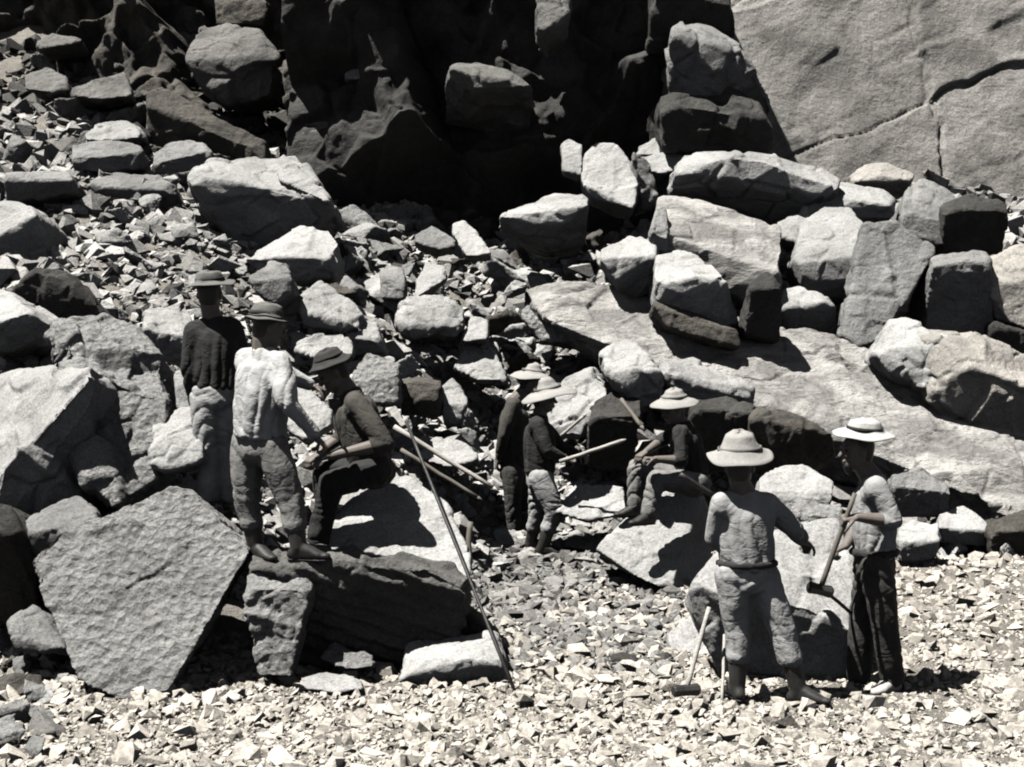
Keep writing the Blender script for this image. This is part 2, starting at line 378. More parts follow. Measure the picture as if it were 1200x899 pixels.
# the dark overhanging face in the middle, top left of it the face steps back
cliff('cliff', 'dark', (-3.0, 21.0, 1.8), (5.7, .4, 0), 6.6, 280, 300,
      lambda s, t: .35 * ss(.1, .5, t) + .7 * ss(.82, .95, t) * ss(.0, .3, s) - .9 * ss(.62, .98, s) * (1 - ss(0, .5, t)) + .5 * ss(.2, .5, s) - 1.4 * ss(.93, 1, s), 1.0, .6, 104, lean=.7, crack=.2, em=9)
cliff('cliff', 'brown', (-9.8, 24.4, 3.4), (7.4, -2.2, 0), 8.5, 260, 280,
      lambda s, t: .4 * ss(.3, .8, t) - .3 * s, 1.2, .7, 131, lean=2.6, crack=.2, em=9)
# the pale, smoother face on the right, leaning back
cliff('cliff', 'cliffpale', (2.2, 21.8, 3.0), (9.6, .8, 0), 11.0, 330, 360,
      lambda s, t: .6 * ss(.45, 1, s) * ss(.1, .4, t),   .20, .46, 171, lean=4.6, anis=(.55, .5, 1.1), crack=.8, em=60, rot=.5)

# ---- boulders one by one, front to back
rock('boulder', 'huge tilted boulder with rough pitted grey face, leaning beside the two standing workers', 'rough',
     [(35,652),(70,622),(206,568),(222,574)], [(33,660),(58,720),(90,798),(150,822),(198,810),(240,738),(294,645)],
     k=.42, t=.75, d=8.6, rough=.012, fs=1.6, chips=1)
rock('boulder', 'sloping pale block with black front, cut by the frame behind the pitted boulder', 'pale',
     [(-40,450),(20,440),(62,428),(105,432)], [(-40,600),(0,588),(28,548),(52,505),(82,482),(108,440)],
     [(-40,700),(0,690),(60,620),(112,545),(115,480)], k=1.5, o=.25, d=9.7, t=.8)
rock('boulder', 'bulky pale boulder with rough cracked grey front, behind the huge pitted boulder', 'rough',
     [(57,398),(72,381),(118,372),(160,386),(194,428)], [(60,425),(105,440),(150,452),(197,470)], [(95,562),(140,590),(182,560),(184,500)],
     k=1.4, o=-.5, d=10.2, t=.7, rough=.035)
rock('boulder', 'small pale block wedged between the pitted boulder and the one at the frame edge', 'grey',
     [(30,605),(55,592),(92,580),(112,596)], [(30,625),(60,632),(112,612)], [(40,655),(112,640)], k=1.1, d=9.3, t=.35)
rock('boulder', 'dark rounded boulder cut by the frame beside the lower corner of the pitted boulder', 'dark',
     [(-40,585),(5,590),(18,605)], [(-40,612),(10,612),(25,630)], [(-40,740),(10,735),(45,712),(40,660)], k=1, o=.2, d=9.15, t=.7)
rock('boulder', 'bright white block with flat stepped top, left of the dark-jacketed worker', 'white',
     [(177,492),(192,480),(236,480),(240,500)], [(176,512),(185,524),(236,514)], [(182,552),(205,550),(238,540)], k=1.1, o=-.7, d=10.0, t=.5, rough=.03)
rock('boulder', 'pale upright slab stub just above the bright white block', 'pale',
     [(204,438),(215,430),(240,440)], [(204,450),(238,452)], [(206,480),(238,480)], k=1, o=-.5, d=10.4, t=.4)
rock('boulder', 'pale wedge with black underside at the frame edge, under the round boulder', 'white',
     [(-30,335),(5,339),(35,362)], [(-30,385),(0,380),(36,366)], [(-30,415),(20,412),(62,405),(58,380)], k=1.5, o=.5, d=12.3, t=.8)
rock('boulder', 'rounded boulder with light crown at the frame edge beside the fine scree', 'pale',
     [(-30,236),(18,234),(38,244)], [(-30,290),(20,272),(42,252)], [(-30,330),(20,325),(54,322),(52,275)], k=.9, o=.2, d=15.2, t=.9)
rock('boulder', 'long shadow-dark ledge running down behind the bulky pale boulder', 'dark',
     [(40,310),(80,318),(112,352)], [(40,318),(80,328),(112,362)], [(10,345),(60,385),(112,384)], k=1, o=.1, d=13.4, t=.7)  # the long shadow here is put into the ledge's dark colour
rock('boulder', 'pale block with shaded foot between bulky boulder and dark-jacketed worker', 'pale',
     [(168,366),(185,360),(222,368),(228,380)], [(168,385),(195,396),(226,396)], [(172,410),(200,425),(226,415)], k=1.3, d=11.9, t=.5)
rock('boulder', 'broad flat-topped slab with deep black overhang, high above the two standing workers', 'pale',
     [(214,198),(232,191),(268,199),(304,200),(330,184),(346,180)], [(216,206),(246,226),(290,229),(345,226),(385,233)],
     [(245,250),(268,285),(330,290),(392,258)], k=1.5, o=.45, d=17.2, t=1.3, rough=.03)
rock('boulder', 'pale hooked rock lying on the right end of the broad flat-topped slab', 'pale',
     [(326,200),(334,192),(346,194),(372,214),(386,232)], [(328,212),(352,218),(386,238)], k=1.2, d=17.0, t=.5)
rock('boulder', 'bright angular block below the overhanging slab, its foot in shade', 'white',
     [(300,292),(352,262),(386,268),(398,284)], [(282,305),(330,300),(392,303)], [(300,318),(350,330),(390,324)], k=1.5, o=.3, d=15.4, t=.8)
rock('boulder', 'grey faceted rock under the bright angular block', 'grey',
     [(292,322),(318,306),(336,310)], [(290,330),(322,330),(340,325)], [(302,348),(325,356),(344,345)], k=1.2, o=0, d=14.6, t=.6)
rock('boulder', 'grey rounded boulder above the left end of the broad slab', 'grey',
     [(180,180),(200,166),(236,165)], [(178,192),(205,186),(246,176)], [(182,208),(240,206),(248,190)], k=1.1, o=.1, d=19.0, t=.8)
rock('boulder', 'large brown stained boulder behind the grey rounded one', 'brown',
     [(174,106),(186,100),(250,134),(312,166)], [(174,125),(240,150),(310,178)], [(180,172),(250,190),(314,196)], k=1, o=.1, d=20.2, t=1.1)
rock('boulder', 'lit ledge block with black underside, left of the broad slab', 'grey',
     [(104,210),(135,203),(185,206),(202,216)], [(104,218),(150,226),(204,222)], [(130,250),(170,262),(206,256)], k=1.5, o=.5, d=17.6, t=.9)
rock('boulder', 'dull grey block above the lit ledge block, tilted', 'grey',
     [(84,170),(120,164),(162,168)], [(84,186),(128,182),(166,178)], [(86,200),(130,203),(164,196)], k=1.3, o=.1, d=18.7, t=.8)
rock('boulder', 'thin lit ledge near the frame edge above the fine scree', 'grey',
     [(6,202),(45,205),(84,200)], [(6,210),(48,214),(84,212)], [(8,236),(45,232),(84,226)], k=1.4, o=.4, d=17.2, t=.8)
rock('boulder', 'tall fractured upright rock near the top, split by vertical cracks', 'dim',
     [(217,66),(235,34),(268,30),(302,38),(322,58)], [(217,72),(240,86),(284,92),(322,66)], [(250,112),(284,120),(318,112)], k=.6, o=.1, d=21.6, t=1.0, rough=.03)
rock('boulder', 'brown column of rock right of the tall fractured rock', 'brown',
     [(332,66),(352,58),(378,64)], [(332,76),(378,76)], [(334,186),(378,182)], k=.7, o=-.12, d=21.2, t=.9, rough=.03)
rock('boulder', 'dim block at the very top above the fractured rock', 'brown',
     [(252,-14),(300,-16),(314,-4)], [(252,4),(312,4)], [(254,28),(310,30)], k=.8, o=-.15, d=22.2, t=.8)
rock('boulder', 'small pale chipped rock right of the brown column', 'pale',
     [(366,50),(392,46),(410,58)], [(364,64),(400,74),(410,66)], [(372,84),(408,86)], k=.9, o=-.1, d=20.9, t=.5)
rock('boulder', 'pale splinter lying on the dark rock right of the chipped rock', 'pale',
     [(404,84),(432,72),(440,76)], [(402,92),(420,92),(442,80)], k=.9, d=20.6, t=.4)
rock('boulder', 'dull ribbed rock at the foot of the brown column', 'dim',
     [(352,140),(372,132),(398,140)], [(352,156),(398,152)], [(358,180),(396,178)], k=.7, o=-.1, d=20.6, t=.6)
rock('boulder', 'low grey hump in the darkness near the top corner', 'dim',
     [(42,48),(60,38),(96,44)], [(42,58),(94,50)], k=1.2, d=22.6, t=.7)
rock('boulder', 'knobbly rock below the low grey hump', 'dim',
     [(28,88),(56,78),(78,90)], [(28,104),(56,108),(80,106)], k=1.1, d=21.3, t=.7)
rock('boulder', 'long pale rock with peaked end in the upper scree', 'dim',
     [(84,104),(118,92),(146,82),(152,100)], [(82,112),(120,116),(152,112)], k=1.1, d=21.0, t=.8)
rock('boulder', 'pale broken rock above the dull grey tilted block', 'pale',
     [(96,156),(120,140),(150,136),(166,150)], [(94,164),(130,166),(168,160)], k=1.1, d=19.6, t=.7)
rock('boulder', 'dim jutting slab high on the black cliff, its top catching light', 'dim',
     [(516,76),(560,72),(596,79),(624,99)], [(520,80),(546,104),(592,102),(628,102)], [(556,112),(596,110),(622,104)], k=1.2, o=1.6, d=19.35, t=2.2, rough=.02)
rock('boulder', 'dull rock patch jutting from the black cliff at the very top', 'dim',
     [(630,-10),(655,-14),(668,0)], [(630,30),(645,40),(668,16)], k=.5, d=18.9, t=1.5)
# the shoulder of the black cliff, built of big blocks
rock('boulder', 'huge black block at the shoulder of the cliff with one light grey top facet', 'grey',
     [(790,28),(826,26),(866,52),(884,66)], [(786,40),(838,84),(866,62),(886,80)], [(790,150),(860,165),(912,128)], k=1.2, o=.3, d=19.0, t=1.8, rough=.03)
rock('boulder', 'black block of the cliff at the top, beside the pale cliff', 'dark',
     [(770,-40),(830,-42),(856,-10)], [(770,-20),(856,10)], [(760,60),(860,58),(868,40)], k=.8, o=.2, d=19.6, t=1.8, rough=.03)
rock('boulder', 'dark foot block of the cliff above the hollow boulder', 'dark',
     [(776,110),(850,104),(896,130)], [(776,120),(896,140)], [(780,176),(860,178),(902,168)], k=.8, o=.2, d=18.9, t=1.6, rough=.03)
# centre
rock('boulder', 'bright egg-shaped boulder standing against the foot of the black cliff', 'white',
     [(682,180),(700,167),(722,168),(745,196),(748,214)], [(680,212),(694,230),(744,246),(748,222)], k=.6, o=.1, d=18.6, t=.9, rough=.02)
rock('boulder', 'dark shoulder of rock right of the bright egg-shaped boulder', 'grey',
     [(742,176),(758,186),(768,212)], [(742,190),(768,224)], [(746,246),(770,238)], k=.3, o=.3, d=18.8, t=.6)
rock('boulder', 'small ribbed stone left of the egg-shaped boulder', 'pale',
     [(658,166),(668,160),(682,168)], [(660,200),(682,206)], k=.8, d=19.0, t=.4)
rock('boulder', 'knobby pale stone perched behind the egg-shaped boulder', 'pale',
     [(748,172),(764,160),(786,156),(792,166)], [(746,182),(770,182),(794,176)], k=1.0, d=19.6, t=.5)
rock('boulder', 'pale rock under the knobby perched stone', 'pale',
     [(752,184),(790,174),(802,184)], [(752,198),(776,204),(802,198)], k=1.0, d=19.1, t=.5)
rock('boulder', 'pointed pale slab with black underside at the foot of the cliff', 'pale',
     [(584,251),(620,240),(650,226),(690,229)], [(584,256),(626,263),(668,261),(690,240)], [(600,262),(640,292),(688,286)], k=1.5, o=.8, d=18.0, t=1.0, rough=.02)
rock('boulder', 'grey pointed stone below the cliff, left of two', 'grey',
     [(486,276),(506,266),(532,280)], [(488,284),(510,294),(532,290)], k=1.1, d=17.2, t=.5)
rock('boulder', 'bright forked splinter beside the grey pointed stone', 'white',
     [(530,262),(542,257),(560,272),(576,294)], [(532,276),(546,300),(574,300)], k=.9, d=16.9, t=.4)
rock('boulder', 'large arched boulder with lit rim and hollow black front', 'pale',
     [(792,190),(802,180),(850,174),(905,178),(960,192),(986,208)], [(794,202),(850,185),(905,190),(955,208),(982,222)],
     [(790,214),(830,235),(905,262),(940,244),(978,232)], k=1.6, o=.75, d=18.2, t=1.6, rough=.02)
rock('boulder', 'pale stone tucked under the right end of the arched boulder', 'pale',
     [(912,262),(940,246),(976,226)], [(912,278),(934,290),(974,246)], k=.9, d=17.9, t=.5)
rock('boulder', 'broad smooth sloping slab below the arched boulder', 'slab',
     [(772,232),(802,228),(852,244),(914,266),(918,290)], [(766,270),(774,292),(830,316),(882,336),(916,322)], [(784,300),(832,330),(884,356),(914,345)], k=1.3, o=.1, d=16.9, t=.9, rough=.015)
rock('boulder', 'narrow upright splinter at the left end of the broad smooth slab', 'pale',
     [(770,240),(778,236),(784,250)], [(762,270),(782,282)], [(764,292),(782,296)], k=.6, d=16.8, t=.3)
rock('boulder', 'pale block with jet black front, left of the broad smooth slab', 'white',
     [(704,292),(736,278),(770,281)], [(703,304),(722,326),(768,300)], [(722,334),(746,346),(778,334)], k=1.4, o=.5, d=16.6, t=.8, rough=.02)
rock('boulder', 'pale block with pointed black side under the broad smooth slab', 'white',
     [(770,296),(802,290),(838,308),(848,318)], [(767,334),(800,344),(842,322)], [(768,358),(830,388),(868,378),(850,326)], k=1.2, o=.3, d=16.0, t=.8, rough=.02)
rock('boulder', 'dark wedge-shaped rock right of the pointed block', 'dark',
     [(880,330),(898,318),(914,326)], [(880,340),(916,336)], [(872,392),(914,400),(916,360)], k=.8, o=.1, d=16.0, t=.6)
rock('boulder', 'brown rough rock face at the foot of the pointed block', 'brown',
     [(766,352),(800,360),(862,386)], [(766,358),(862,392)], [(780,384),(868,408)], k=1, o=-.2, d=16.0, t=.6)
rock('boulder', 'grey flat-faced block below the hollow boulder, right side', 'pale',
     [(940,262),(962,240),(1008,240),(1012,262)], [(930,310),(942,330),(1000,328),(1010,300)], [(946,346),(996,352)], k=.8, o=.6, d=17.4, t=.9, rough=.02)
rock('boulder', 'bright knob of rock with black hollow beneath, below the grey flat-faced block', 'white',
     [(916,340),(935,334),(962,344)], [(916,358),(945,364),(964,354)], [(920,394),(950,392),(984,396),(980,362)], k=1.2, o=.6, d=16.9, t=.7)
rock('boulder', 'tilted grey stone with shaded front above the flat-faced block', 'pale',
     [(966,226),(985,212),(1036,222),(1050,234)], [(964,244),(1000,236),(1050,242)], [(970,256),(1046,256)], k=1.2, o=.3, d=18.4, t=.7)
rock('boulder', 'rock arch with black mouth high at the foot of the pale cliff', 'tan',
     [(998,206),(1012,192),(1040,190),(1072,204)], [(1000,214),(1030,204),(1070,214)], [(1012,226),(1064,228)], k=1.3, o=1.4, d=19.6, t=1.0)
rock('boulder', 'tall grey leaning slab standing among the blocks on the right', 'grey',
     [(1014,264),(1050,257),(1076,284),(1100,290)], [(986,392),(1006,408),(1034,402),(1062,344),(1098,296)], k=.42, o=.1, d=16.6, t=.8, rough=.025)
rock('boulder', 'grey ridged rock between the pale cliff and the leaning slab', 'grey',
     [(1062,222),(1078,204),(1104,214),(1130,240)], [(1056,250),(1090,270),(1130,262)], [(1060,276),(1100,290),(1130,282)], k=.9, o=-.2, d=18.4, t=.9)
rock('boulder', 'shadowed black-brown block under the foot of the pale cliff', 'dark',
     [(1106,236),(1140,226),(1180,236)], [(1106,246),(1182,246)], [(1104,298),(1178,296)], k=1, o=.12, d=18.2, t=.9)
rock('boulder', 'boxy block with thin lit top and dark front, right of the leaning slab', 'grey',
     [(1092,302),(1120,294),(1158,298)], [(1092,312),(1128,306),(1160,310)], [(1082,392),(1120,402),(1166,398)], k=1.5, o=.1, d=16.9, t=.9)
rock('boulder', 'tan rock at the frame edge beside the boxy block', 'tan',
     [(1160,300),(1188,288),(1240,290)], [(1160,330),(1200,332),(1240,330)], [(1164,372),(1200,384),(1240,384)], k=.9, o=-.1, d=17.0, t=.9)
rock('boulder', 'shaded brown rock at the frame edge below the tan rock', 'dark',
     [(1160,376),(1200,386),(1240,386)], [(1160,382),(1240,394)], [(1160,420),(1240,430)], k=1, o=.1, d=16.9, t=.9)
rock('boulder', 'crested block with two bright facets at the upper edge of the sunlit slab', 'white',
     [(1028,404),(1048,374),(1066,377),(1112,396)], [(1028,412),(1042,434),(1092,408),(1120,402)], [(1048,440),(1094,458),(1120,440)], k=.9, o=-.3, d=15.9, t=.7, rough=.03)
rock('boulder', 'long pale ledge with black front reaching the frame edge', 'tan',
     [(1068,378),(1120,388),(1200,418),(1260,446)], [(1116,420),(1160,440),(1200,452),(1260,476)], [(1094,466),(1130,508),(1200,524),(1260,540)], k=1.3, o=.15, d=15.6, t=1.0, rough=.03)
rock('rock_slab', 'one long sunlit rock slab sloping from the cliff foot down to the frame edge', 'slab',
     [(612,336),(700,336),(800,364),(900,394),(1000,406),(1110,468),(1210,520),(1270,552)], [(640,374),(700,400),(790,434),(884,474),(960,496),(1060,552),(1200,612),(1270,634)],
     [(700,414),(790,450),(878,522),(940,548),(1060,592),(1130,614),(1270,664)], k=1.15, o=.35, d=(16.4, 640, 14.6, 1200), t=1.2, rough=.010, cat='rock slab', chips=0, fs=5, lump=.014)
rock('boulder', 'pale jutting ledge with black front under the streaked slab', 'pale',
     [(776,424),(812,420),(852,440),(882,456)], [(776,436),(812,452),(878,462)], [(800,486),(840,496),(876,500)], k=1.4, o=.4, d=15.0, t=.8, rough=.03)
rock('boulder', 'brightest angular block, cracked, above the seated hatted worker', 'white',
     [(704,412),(734,394),(748,402),(768,424)], [(712,438),(736,456),(764,430)], [(740,486),(774,470),(776,436)], k=.9, o=.3, d=15.0, t=.6, rough=.035)
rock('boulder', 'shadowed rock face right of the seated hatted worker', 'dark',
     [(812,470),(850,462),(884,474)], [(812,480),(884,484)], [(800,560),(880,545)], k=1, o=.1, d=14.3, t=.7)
rock('boulder', 'dark fractured front under the lower edge of the sunlit slab', 'brown',
     [(884,478),(930,484),(972,500)], [(880,490),(976,508)], [(874,546),(930,556),(990,540)], k=1, o=.1, d=14.2, t=.7, rough=.03)
rock('boulder', 'rough shaggy boulder in the middle of the slope above the straw hats', 'rough',
     [(612,362),(636,338),(668,346),(688,380)], [(612,372),(650,384),(690,396)], [(630,400),(688,402)], k=1.0, o=-.2, d=16.6, t=.7, rough=.03)
rock('boulder', 'grey slanting rock behind the standing worker in the straw hat', 'pale',
     [(642,472),(660,444),(696,430),(712,446)], [(642,498),(668,500),(712,478)], [(652,512),(700,508)], k=.8, o=0, d=15.0, t=.6, rough=.04)
rock('boulder', 'dark wedge standing for the shade of the hollow beside the seated hatted worker', 'dark',
     [(690,474),(720,456),(752,466)], [(690,490),(752,486)], [(688,548),(740,548)], k=1, o=.2, d=14.8, t=.5)  # dark-coloured rock fills the hollow in place of its shade
rock('boulder', 'pale stone with scarred face in the middle of the slope', 'pale',
     [(532,420),(546,403),(574,405),(596,438)], [(532,430),(560,446),(596,446)], k=.9, d=15.8, t=.6, rough=.05)
rock('boulder', 'rounded mottled boulder in the middle of the slope', 'pale',
     [(466,372),(480,350),(516,346),(544,362)], [(466,380),(500,390),(544,384)], [(474,394),(536,396)], k=.9, d=16.0, t=.7, rough=.05)
rock('boulder', 'square grey block above the rounded mottled boulder, left of it', 'grey',
     [(446,316),(456,309),(474,314)], [(446,326),(474,326)], [(446,350),(474,352)], k=1, o=-.3, d=16.9, t=.5)
rock('boulder', 'bright bent shard right of the square grey block', 'white',
     [(486,330),(498,306),(520,310),(524,318)], [(486,350),(504,330),(524,326)], k=.9, d=16.8, t=.35)
rock('boulder', 'speckled round-shouldered block with shaded right side, above the capped worker', 'pale',
     [(352,348),(374,329),(400,344),(426,362)], [(352,366),(388,384),(424,382)], [(358,382),(424,392)], k=.9, o=.1, d=14.8, t=.6, rough=.03)
rock('boulder', 'smooth pale stone directly above the seated blurred worker', 'pale',
     [(350,400),(372,388),(402,388),(414,402)], [(350,412),(380,424),(414,418)], k=1.1, d=13.6, t=.5, rough=.03)
rock('boulder', 'pale cap-shaped block with black notch beneath, right of the smooth stone', 'pale',
     [(405,386),(420,372),(442,378),(446,392)], [(405,396),(444,400)], [(410,416),(452,414)], k=1.1, o=.4, d=14.8, t=.5)
rock('boulder', 'bright angular rock right of the rounded mottled boulder', 'white',
     [(542,390),(552,370),(572,374)], [(540,400),(572,398)], k=.9, d=16.0, t=.4)
rock('boulder', 'cracked grey rock beside the seated blurred worker', 'rough',
     [(414,430),(432,416),(466,426)], [(414,446),(466,446)], [(418,474),(466,472)], k=.9, o=-.3, d=13.6, t=.6)
rock('boulder', 'brown square rock below the slope, right of the seated blurred worker', 'brown',
     [(466,444),(490,438),(518,446)], [(466,454),(518,456)], [(470,486),(516,484)], k=1, o=.1, d=14.0, t=.6)
rock('boulder', 'tapering pale stone right of the brown square rock', 'pale',
     [(516,456),(530,444),(548,462)], [(516,474),(548,474)], [(520,498),(540,496)], k=.9, o=-.1, d=14.2, t=.4)
rock('boulder', 'low flattened pale boulder in the scree between the two groups of men', 'pale',
     [(492,528),(510,514),(540,515),(560,530)], [(492,538),(526,548),(560,540)], k=1.3, d=13.6, t=.5)
rock('boulder', 'tall bright sunlit slab leaning behind the worker in the pale shirt', 'white',
     [(330,434),(350,440),(388,480)], [(330,500),(356,518),(386,498)], k=.7, d=11.0, t=.5, rough=.02)
rock('boulder', 'bright white sloping boulder on which the dark-clothed worker sits', 'white',
     [(388,600),(430,562),(474,552),(522,590),(550,640)], [(384,657),(440,664),(500,662),(550,684)], k=.95, d=9.3, t=.6, rough=.016, chips=2)
rock('boulder', 'low boulder with thin bright rim and black layered front, under the light-shirted worker', 'dim',
     [(292,655),(340,645),(400,648),(470,650),(530,655),(548,676)], [(292,668),(350,664),(400,661),(500,665),(544,690)],
     [(310,780),(400,788),(470,790),(530,762),(548,722)], k=1.6, o=.35, d=9.02, t=1.0, rough=.014, chips=1, layers=.09, lump=.012)
rock('boulder', 'rough grey block leaning against the low black-fronted boulder', 'rough',
     [(290,676),(310,668),(356,672),(364,686)], [(288,690),(326,690),(364,692)], [(288,722),(300,792),(340,792),(356,720)], k=1, o=-.15, d=8.9, t=.3, rough=.03, chips=3)
rock('boulder', 'dark ledge beside the low black-fronted boulder', 'brown',
     [(536,700),(560,716),(590,748)], [(534,706),(590,754)], [(520,760),(590,762)], k=1, o=.1, d=9.35, t=.4)
rock('boulder', 'flat white block with black front at the foot of the leaning drill rod', 'white',
     [(478,754),(556,758),(574,740),(582,742),(592,770)], [(468,796),(486,790),(502,776),(560,772),(590,778)], [(472,802),(520,800),(588,800)],
     k=1.4, o=.5, d=8.85, t=.35, rough=.02)
rock('boulder', 'small grey block in the shade of the black-fronted boulder', 'rough',
     [(376,762),(392,752),(424,766),(436,772)], [(374,772),(406,784),(436,782)], k=1.1, d=8.9, t=.25)
rock('boulder', 'flat pale stone lying in front of the small grey block', 'pale',
     [(352,794),(380,788),(424,796)], [(352,806),(390,812),(424,808)], k=1.6, d=8.6, t=.2)
rock('boulder', 'grey brown slab propped at the lower left of the pitted boulder', 'grey',
     [(8,728),(40,706),(66,740)], [(10,744),(40,756),(76,764)], [(20,762),(78,768)], k=1.0, o=0, d=8.9, t=.4)
rock('boulder', 'pale boulder with dark right side, where the hatted worker sits', 'white',
     [(702,638),(745,597),(800,562),(818,574)], [(699,644),(742,674),(784,694),(804,640),(820,588)], [(790,702,.12),(834,694,.6),(834,600,.95)],
     k=.6, o=.1, d=12.0, t=.7, rough=.015, tilt=True)
rock('boulder', 'boulder being drilled, bright sloping top and rough grey end, between two workers', 'white',
     [(846,640),(880,628),(930,610),(985,602),(1000,640)], [(806,690),(840,700),(900,704),(950,712),(1004,742)], [(812,722),(850,800),(920,812),(1000,808)],
     k=1.0, o=.12, d=8.95, t=.5, rough=.018)
rock('boulder', 'cauliflower-like bright boulder behind the two drillers', 'white',
     [(890,560),(908,545),(948,545),(976,562)], [(890,578),(930,582),(976,580)], [(892,596),(972,598)], k=1, o=0, d=12.6, t=.5, rough=.03)
rock('boulder', 'lumpy shaded boulder under the cauliflower-like one', 'rough',
     [(900,590),(940,582),(985,592)], [(900,604),(985,604)], [(902,640),(985,640)], k=1, o=-.2, d=11.8, t=.5, rough=.03)
rock('boulder', 'bright flat-faced rock just right of the bare-armed driller', 'white',
     [(1052,616),(1070,608),(1100,614)], [(1052,634),(1076,640),(1100,634)], [(1056,662),(1096,656)], k=1, o=.15, d=13.4, t=.5)
rock('boulder', 'bright rock with dark notch, second to the right of the driller', 'white',
     [(1100,600),(1130,592),(1158,612)], [(1100,618),(1130,626),(1158,622)], [(1104,636),(1160,640)], k=1.2, o=.2, d=13.8, t=.5)
rock('boulder', 'shaded rough rock behind the driller below the sunlit slab', 'grey',
     [(1046,556),(1080,548),(1116,566)], [(1046,568),(1116,578)], [(1050,606),(1114,606)], k=1, o=.1, d=14.0, t=.5)
rock('boulder', 'brown rock cut by the frame beside the foot of the sunlit slab', 'brown',
     [(1162,612),(1190,600),(1240,604)], [(1160,624),(1240,620)], [(1166,660),(1240,664)], k=1, o=.1, d=13.6, t=.6)
rock('boulder', 'pale broken stone beside the leaning sledgehammer', 'white',
     [(784,742),(812,722),(846,740),(852,770)], [(784,760),(806,790),(852,800)], k=1.0, o=0, d=9.6, t=.3)
rock('boulder', 'flat stone near the feet of the standing worker in the straw hat', 'pale',
     [(660,632),(690,626),(712,634)], [(660,640),(690,646),(712,642)], k=1.8, d=13.6, t=.3)
rock('boulder', 'lone dark cube of stone on the pale rubble floor', 'dark',
     [(716,768),(730,763),(746,768)], [(716,772),(746,774)], [(718,782),(744,783)], k=1.3, o=0, d=9.45, t=.12)
rock('boulder', 'bright leaning block left of the seated hatted worker', 'white',
     [(654,590),(680,566),(730,570),(734,590)], [(652,600),(690,612),(736,604)], k=1.0, d=13.4, t=.5)
# ---- countable loose rocks: copies of a few shapes, each its own object
def stone_mesh(seed, n, voxel, rough):
    rr = random.Random(seed); pts = []
    ax = (rr.uniform(.8, 1.2), rr.uniform(.7, 1.0), rr.uniform(.5, .8))
    for k in range(n):
        v = Vector((rr.gauss(0, 1), rr.gauss(0, 1), rr.gauss(0, 1))).normalized() * rr.uniform(.42, .55)
        pts.append(Vector((v.x * ax[0], v.y * ax[1], v.z * ax[2])))
    return shape_rock(pts, voxel, rough, seed + 50, chips=2)
mats = ['pale', 'pale', 'white', 'grey', 'rough', 'pale', 'grey', 'white', 'tan', 'brown', 'dark', 'dim']
lib = {}
for k in range(12):
    for mt in ([mats[k]]): 
        me = stone_mesh(300 + k, 9, .026, .03); me.name = 'loose_rock'; me.materials.append(M[mt]); lib.setdefault(mt, []).append(me)
BASE = [m for v in lib.values() for m in v]
def variant(mt, k):
    me = BASE[k % len(BASE)]
    key = (me.name, mt)
    if key not in lib:
        c = me.copy(); c.materials.clear(); c.materials.append(M[mt]); lib[key] = c
    return lib[key]
ZONES = [   # x0, y0, x1, y1, how many, size in px, mats, label
 (120, 210, 330, 340, 24, 18, 40, ['pale', 'grey', 'pale'], 'angular loose rock on the scree below the broad overhanging slab', 'rocks below the broad slab'),
 (0, 60, 230, 230, 26, 24, 50, ['dim', 'brown', 'grey', 'dim'], 'dull angular rock in the upper scree near the top corner', 'rocks of the upper scree'),
 (60, 340, 240, 470, 12, 18, 34, ['pale', 'grey'], 'loose rock on the scree behind the bulky pale boulder', 'rocks behind the bulky boulder'),
 (400, 260, 620, 350, 34, 22, 46, ['pale', 'grey', 'brown', 'pale'], 'broken rock just under the foot of the black cliff', 'rocks under the black cliff'),
 (390, 350, 640, 450, 50, 28, 54, ['pale', 'white', 'grey', 'pale', 'brown'], 'jumbled block on the slope above the two groups of men', 'jumbled blocks of the middle slope'),
 (440, 440, 720, 540, 30, 20, 42, ['pale', 'white', 'grey', 'rough'], 'loose block at the foot of the slope behind the standing men', 'blocks at the foot of the slope'),
 (640, 260, 900, 350, 12, 20, 40, ['pale', 'brown', 'grey'], 'rock caught between the large slabs below the arched boulder', 'rocks between the large slabs'),
 (900, 200, 1190, 400, 30, 22, 46, ['grey', 'tan', 'pale', 'tan'], 'rock packed between the blocks below the pale cliff', 'rocks below the pale cliff'),
 (860, 540, 1190, 660, 34, 18, 36, ['white', 'pale', 'rough', 'tan'], 'loose rock at the foot of the bright sunlit slab', 'rocks at the foot of the sunlit slab'),
 (0, 740, 90, 830, 8, 24, 44, ['grey', 'brown', 'pale'], 'broken stone at the lower left foot of the pitted boulder', 'stones by the pitted boulder'),
 (0, 790, 70, 890, 10, 24, 50, ['brown', 'dim', 'grey'], 'brown broken stone in the near corner below the pitted boulder', 'stones in the near corner'),
 (690, 345, 860, 420, 9, 16, 30, ['pale', 'grey', 'brown'], 'small broken rock lying on the upper part of the long slab', 'rocks lying on the long slab'),
 (540, 600, 830, 760, 9, 16, 28, ['pale', 'grey', 'white'], 'larger loose stone on the rubble path between the groups of men', 'stones on the rubble path'),
 (600, 560, 740, 640, 10, 20, 34, ['white', 'pale'], 'pale stone by the standing worker in the straw hat', 'stones by the straw-hatted workers'),
]
